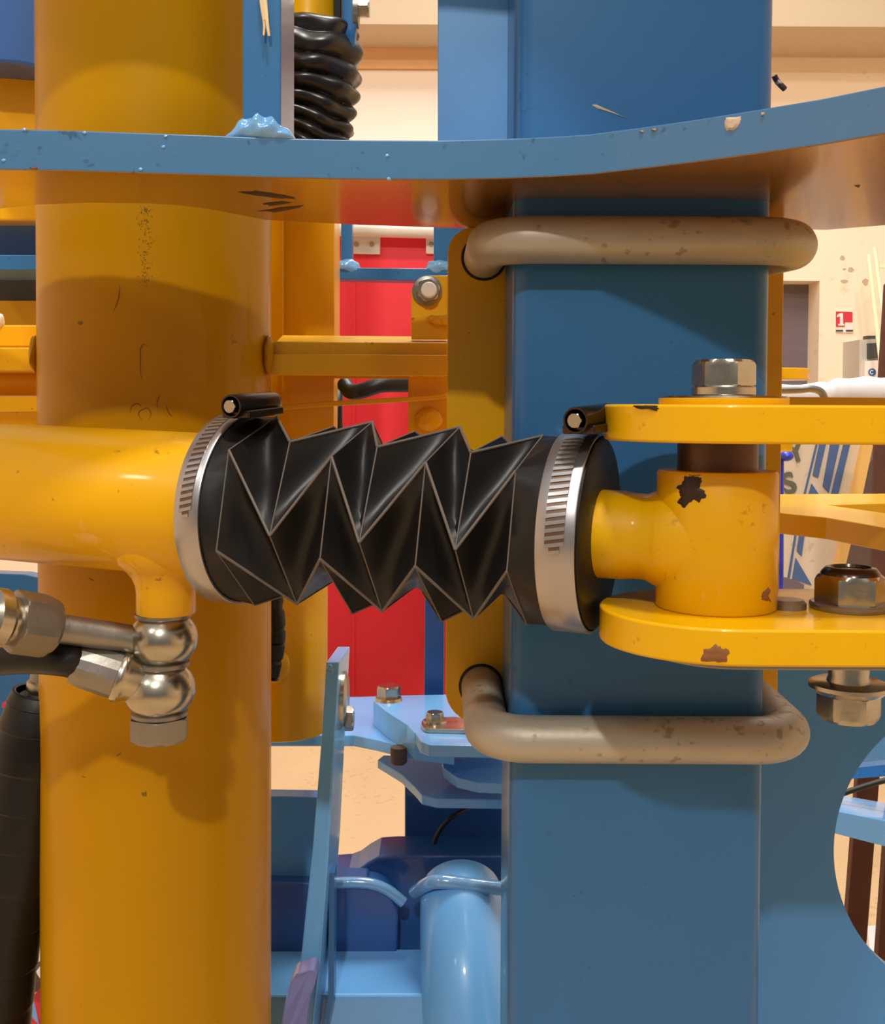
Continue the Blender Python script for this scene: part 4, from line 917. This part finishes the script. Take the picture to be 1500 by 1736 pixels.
obj('shaft', face_px([(1502, 480), (1570, 480), (1556, 1010), (1585, 1240), (1585, 2140), (1505, 2140), (1505, 1240), (1478, 1010), (1484, 745), (1491, 652)], 1.7, 0.012), M['rust'], t, smooth=None, bevel=0.002)
obj('foot', face_px([(1480, 2125), (1610, 2125), (1610, 2142), (1480, 2142)], 1.68, 0.05), M['rust'], t, smooth=None)
o = obj('dark_machine_part', face_px([(1455, 820), (1500, 740), (1560, 740), (1560, 1010), (1415, 1010), (1428, 930)], 2.9, 0.1), M['brown_fit'], None, smooth=None); tag(o, 'dark brown machine part right of the timber strip', 'machine part')

# ================================================================== left edge background
o = obj('dark_blue_box', face_px([(-80, -60), (62, -60), (62, 114), (30, 108), (-80, 100)], 0.95, 0.06), M['blue_deep'], None, smooth=None, bevel=0.003); tag(o, 'dark blue box at the top left corner behind the round pillar', 'box')
o = obj('yellow_rear_plate', face_px([(-80, 110), (62, 112), (90, 118), (90, 374), (-80, 374)], 1.0, 0.03), M['yellow'], None, smooth=None, bevel=0.002); tag(o, 'bright yellow flat plate left of the round pillar, behind the curved plate', 'plate')
o = obj('deep_blue_panel', face_px([(-80, 374), (90, 374), (90, 432), (-80, 432)], 1.06, 0.03), M['blue_deep'], None, smooth=None); tag(o, 'deep blue panel strip left of the round pillar', 'panel')
o = obj('grey_blue_shelf', extr(BM(), [W(-80, 432, 1.0), W(90, 432, 1.0), W(90, 458, 1.0), W(-80, 458, 1.0)], (0, 0.08, 0)), M['blue'], None, smooth=None, bevel=0.001); tag(o, 'grey-blue shelf edge left of the round pillar', 'shelf')
o = obj('dark_gap_panel', face_px([(-80, 456), (90, 456), (90, 512), (-80, 512)], 1.12, 0.03), M['darkgrey'], None, smooth=None); tag(o, 'dark panel strip under the grey-blue shelf', 'panel')
t = thing('yellow_left_frame', W(30, 640, 0.95), 'yellow horizontal frame rails left of the round pillar', 'frame')
obj('rear_sheet', face_px([(-80, 510), (90, 510), (90, 720), (-80, 720)], 1.10, 0.01), M['yellow'], t, smooth=None)
obj('upper_rail', face_px([(-80, 551), (90, 551), (90, 588), (-80, 588)], 0.90, 0.16), M['yellow'], t, smooth=None, bevel=0.0015)
obj('middle_rail', face_px([(-80, 589), (90, 589), (90, 630), (-80, 630)], 0.86, 0.05), M['yellow'], t, smooth=None, bevel=0.0012)
bm = BM(); tube(bm, [W(-80, 645, 0.92), W(90, 645, 0.92)], 0.013, 32); obj('round_rail', bm, M['yellow'], t)
obj('lower_rail', face_px([(-80, 700), (90, 697), (90, 740), (-80, 742)], 0.88, 0.05), M['yellow'], t, smooth=None, bevel=0.0015)
bm = BM(); bump_blob(bm, W(-4, 544, 0.90), 0.005, 0.004, 0.007, seed=3); o = obj('bolt_tip', bm, M['white_metal']); tag(o, 'pale bolt tip on the upper yellow rail at the left edge', 'bolt')
o = obj('grey_blue_gusset', face_px([(-80, 970), (40, 974), (68, 980), (75, 1010), (75, 1100), (-80, 1100)], 0.98, 0.02), M['blue'], None, smooth=None, bevel=0.001); tag(o, 'grey-blue plate corner behind the union nut, under the yellow cylinder', 'plate')
o = obj('blue_left_panel', face_px([(-120, 1090), (90, 1090), (90, 1800), (-120, 1800)], 1.35, 0.03), M['blue'], None, smooth=None); tag(o, 'blue panel behind the big wrapped hose at the lower left', 'panel')
for pts, lb in (([(4, 1192), (15, 1194), (14, 1201), (3, 1200)], 'tiny red tab on the blue panel, upper of two'), ([(-20, 1228), (14, 1223), (12, 1240), (-20, 1245)], 'red tab on the blue panel, lower of two')):
    o = obj('red_tab', face_px(pts, 1.33, 0.02), M['signred'], None, smooth=None); tag(o, lb, 'tab', 'red tabs')
# big wrapped hose
t = thing('spiral_wrapped_hose', W(30, 1736, 0.62), 'big black spiral-wrapped hose bundle hanging at the lower left beside the round pillar', 'hose')
pth = smooth_path([W(74, 1172, 0.80), W(66, 1220, 0.80), W(50, 1330, 0.80), W(32, 1440, 0.80), W(4, 1560, 0.80), W(-12, 1680, 0.80), W(-22, 1800, 0.80)], 30)
def hr(s):
    q = (s * 10.5) % 1.0
    return (0.0212 + 0.008 * min(1, s * 4)) - 0.0010 * (1 - q) + (0.0012 if s < 0.01 else 0)
bm = BM(); tube(bm, pth, hr, 48, caps=False)
n = len(pth)
hs = obj('wrap', bm, M['rubber'], t, smooth=30)
sm = hs.modifiers.new('solid', 'SOLIDIFY'); sm.thickness = 0.0018; sm.offset = -1
bm = BM(); tube(bm, pth[8:], lambda s: 0.016, 24); obj('inner_hose', bm, M['black'], t)
t = thing('silver_hose_nipple', W(66, 1165, 0.80), 'silver ringed nipple inside the mouth of the wrapped hose', 'fitting')
bm = BM(); tube(bm, [W(76, 1120, 0.80), W(70, 1160, 0.80), W(68, 1200, 0.80)], 0.0085, 28); obj('tube', bm, M['zinc_dull'], t)
bm = BM(); lathe(bm, W(72, 1164, 0.80), W(75, 1150, 0.8) - W(70, 1175, 0.8), [(-0.004, 0.0095), (-0.003, 0.0112), (0.003, 0.0112), (0.004, 0.0095)], 32); obj('ring', bm, M['zinc'], t)
# things at the bottom left corner
t = thing('white_connector', W(65, 1620, 1.1), 'white plastic connector pieces at the bottom left beside the round pillar', 'connector')
obj('arm', face_px([(42, 1583), (48, 1580), (60, 1602), (58, 1608), (55, 1612), (50, 1610)], 1.1, 0.015), M['whiteplastic'], t, smooth=None, bevel=0.001)
obj('body', face_px([(50, 1622), (62, 1608), (80, 1603), (80, 1626), (60, 1634)], 1.1, 0.02), M['whiteplastic'], t, smooth=None, bevel=0.002)
obj('tab', face_px([(60, 1648), (72, 1638), (80, 1636), (80, 1668), (72, 1667)], 1.1, 0.02), M['whiteplastic'], t, smooth=None, bevel=0.001)
o = obj('brown_clamp_block', face_px([(30, 1680), (44, 1620), (56, 1628), (62, 1645), (72, 1668), (62, 1682), (50, 1690)], 1.12, 0.03), M['brown_fit'], None, smooth=None, bevel=0.002); tag(o, 'brown block under the white connector pieces', 'block')
o = obj('dark_red_part', face_px([(56, 1690), (72, 1668), (90, 1668), (90, 1800), (80, 1800)], 1.15, 0.02), M['signred'], None, smooth=None); tag(o, 'dark red part at the bottom left, against the round pillar', 'part')
o = obj('light_blue_corner_plate', face_px([(20, 1690), (54, 1688), (62, 1710), (84, 1800), (20, 1800)], 1.18, 0.02), M['blue_far'], None, smooth=None); tag(o, 'light blue plate corner at the bottom left', 'plate')
bm = BM(); tube(bm, [W(20, 1700, 1.1), W(36, 1710, 1.1), W(66, 1745, 1.1)], 0.0024, 12); o = obj('red_cable', bm, M['signred']); tag(o, 'red cable crossing the light blue plate corner', 'cable')
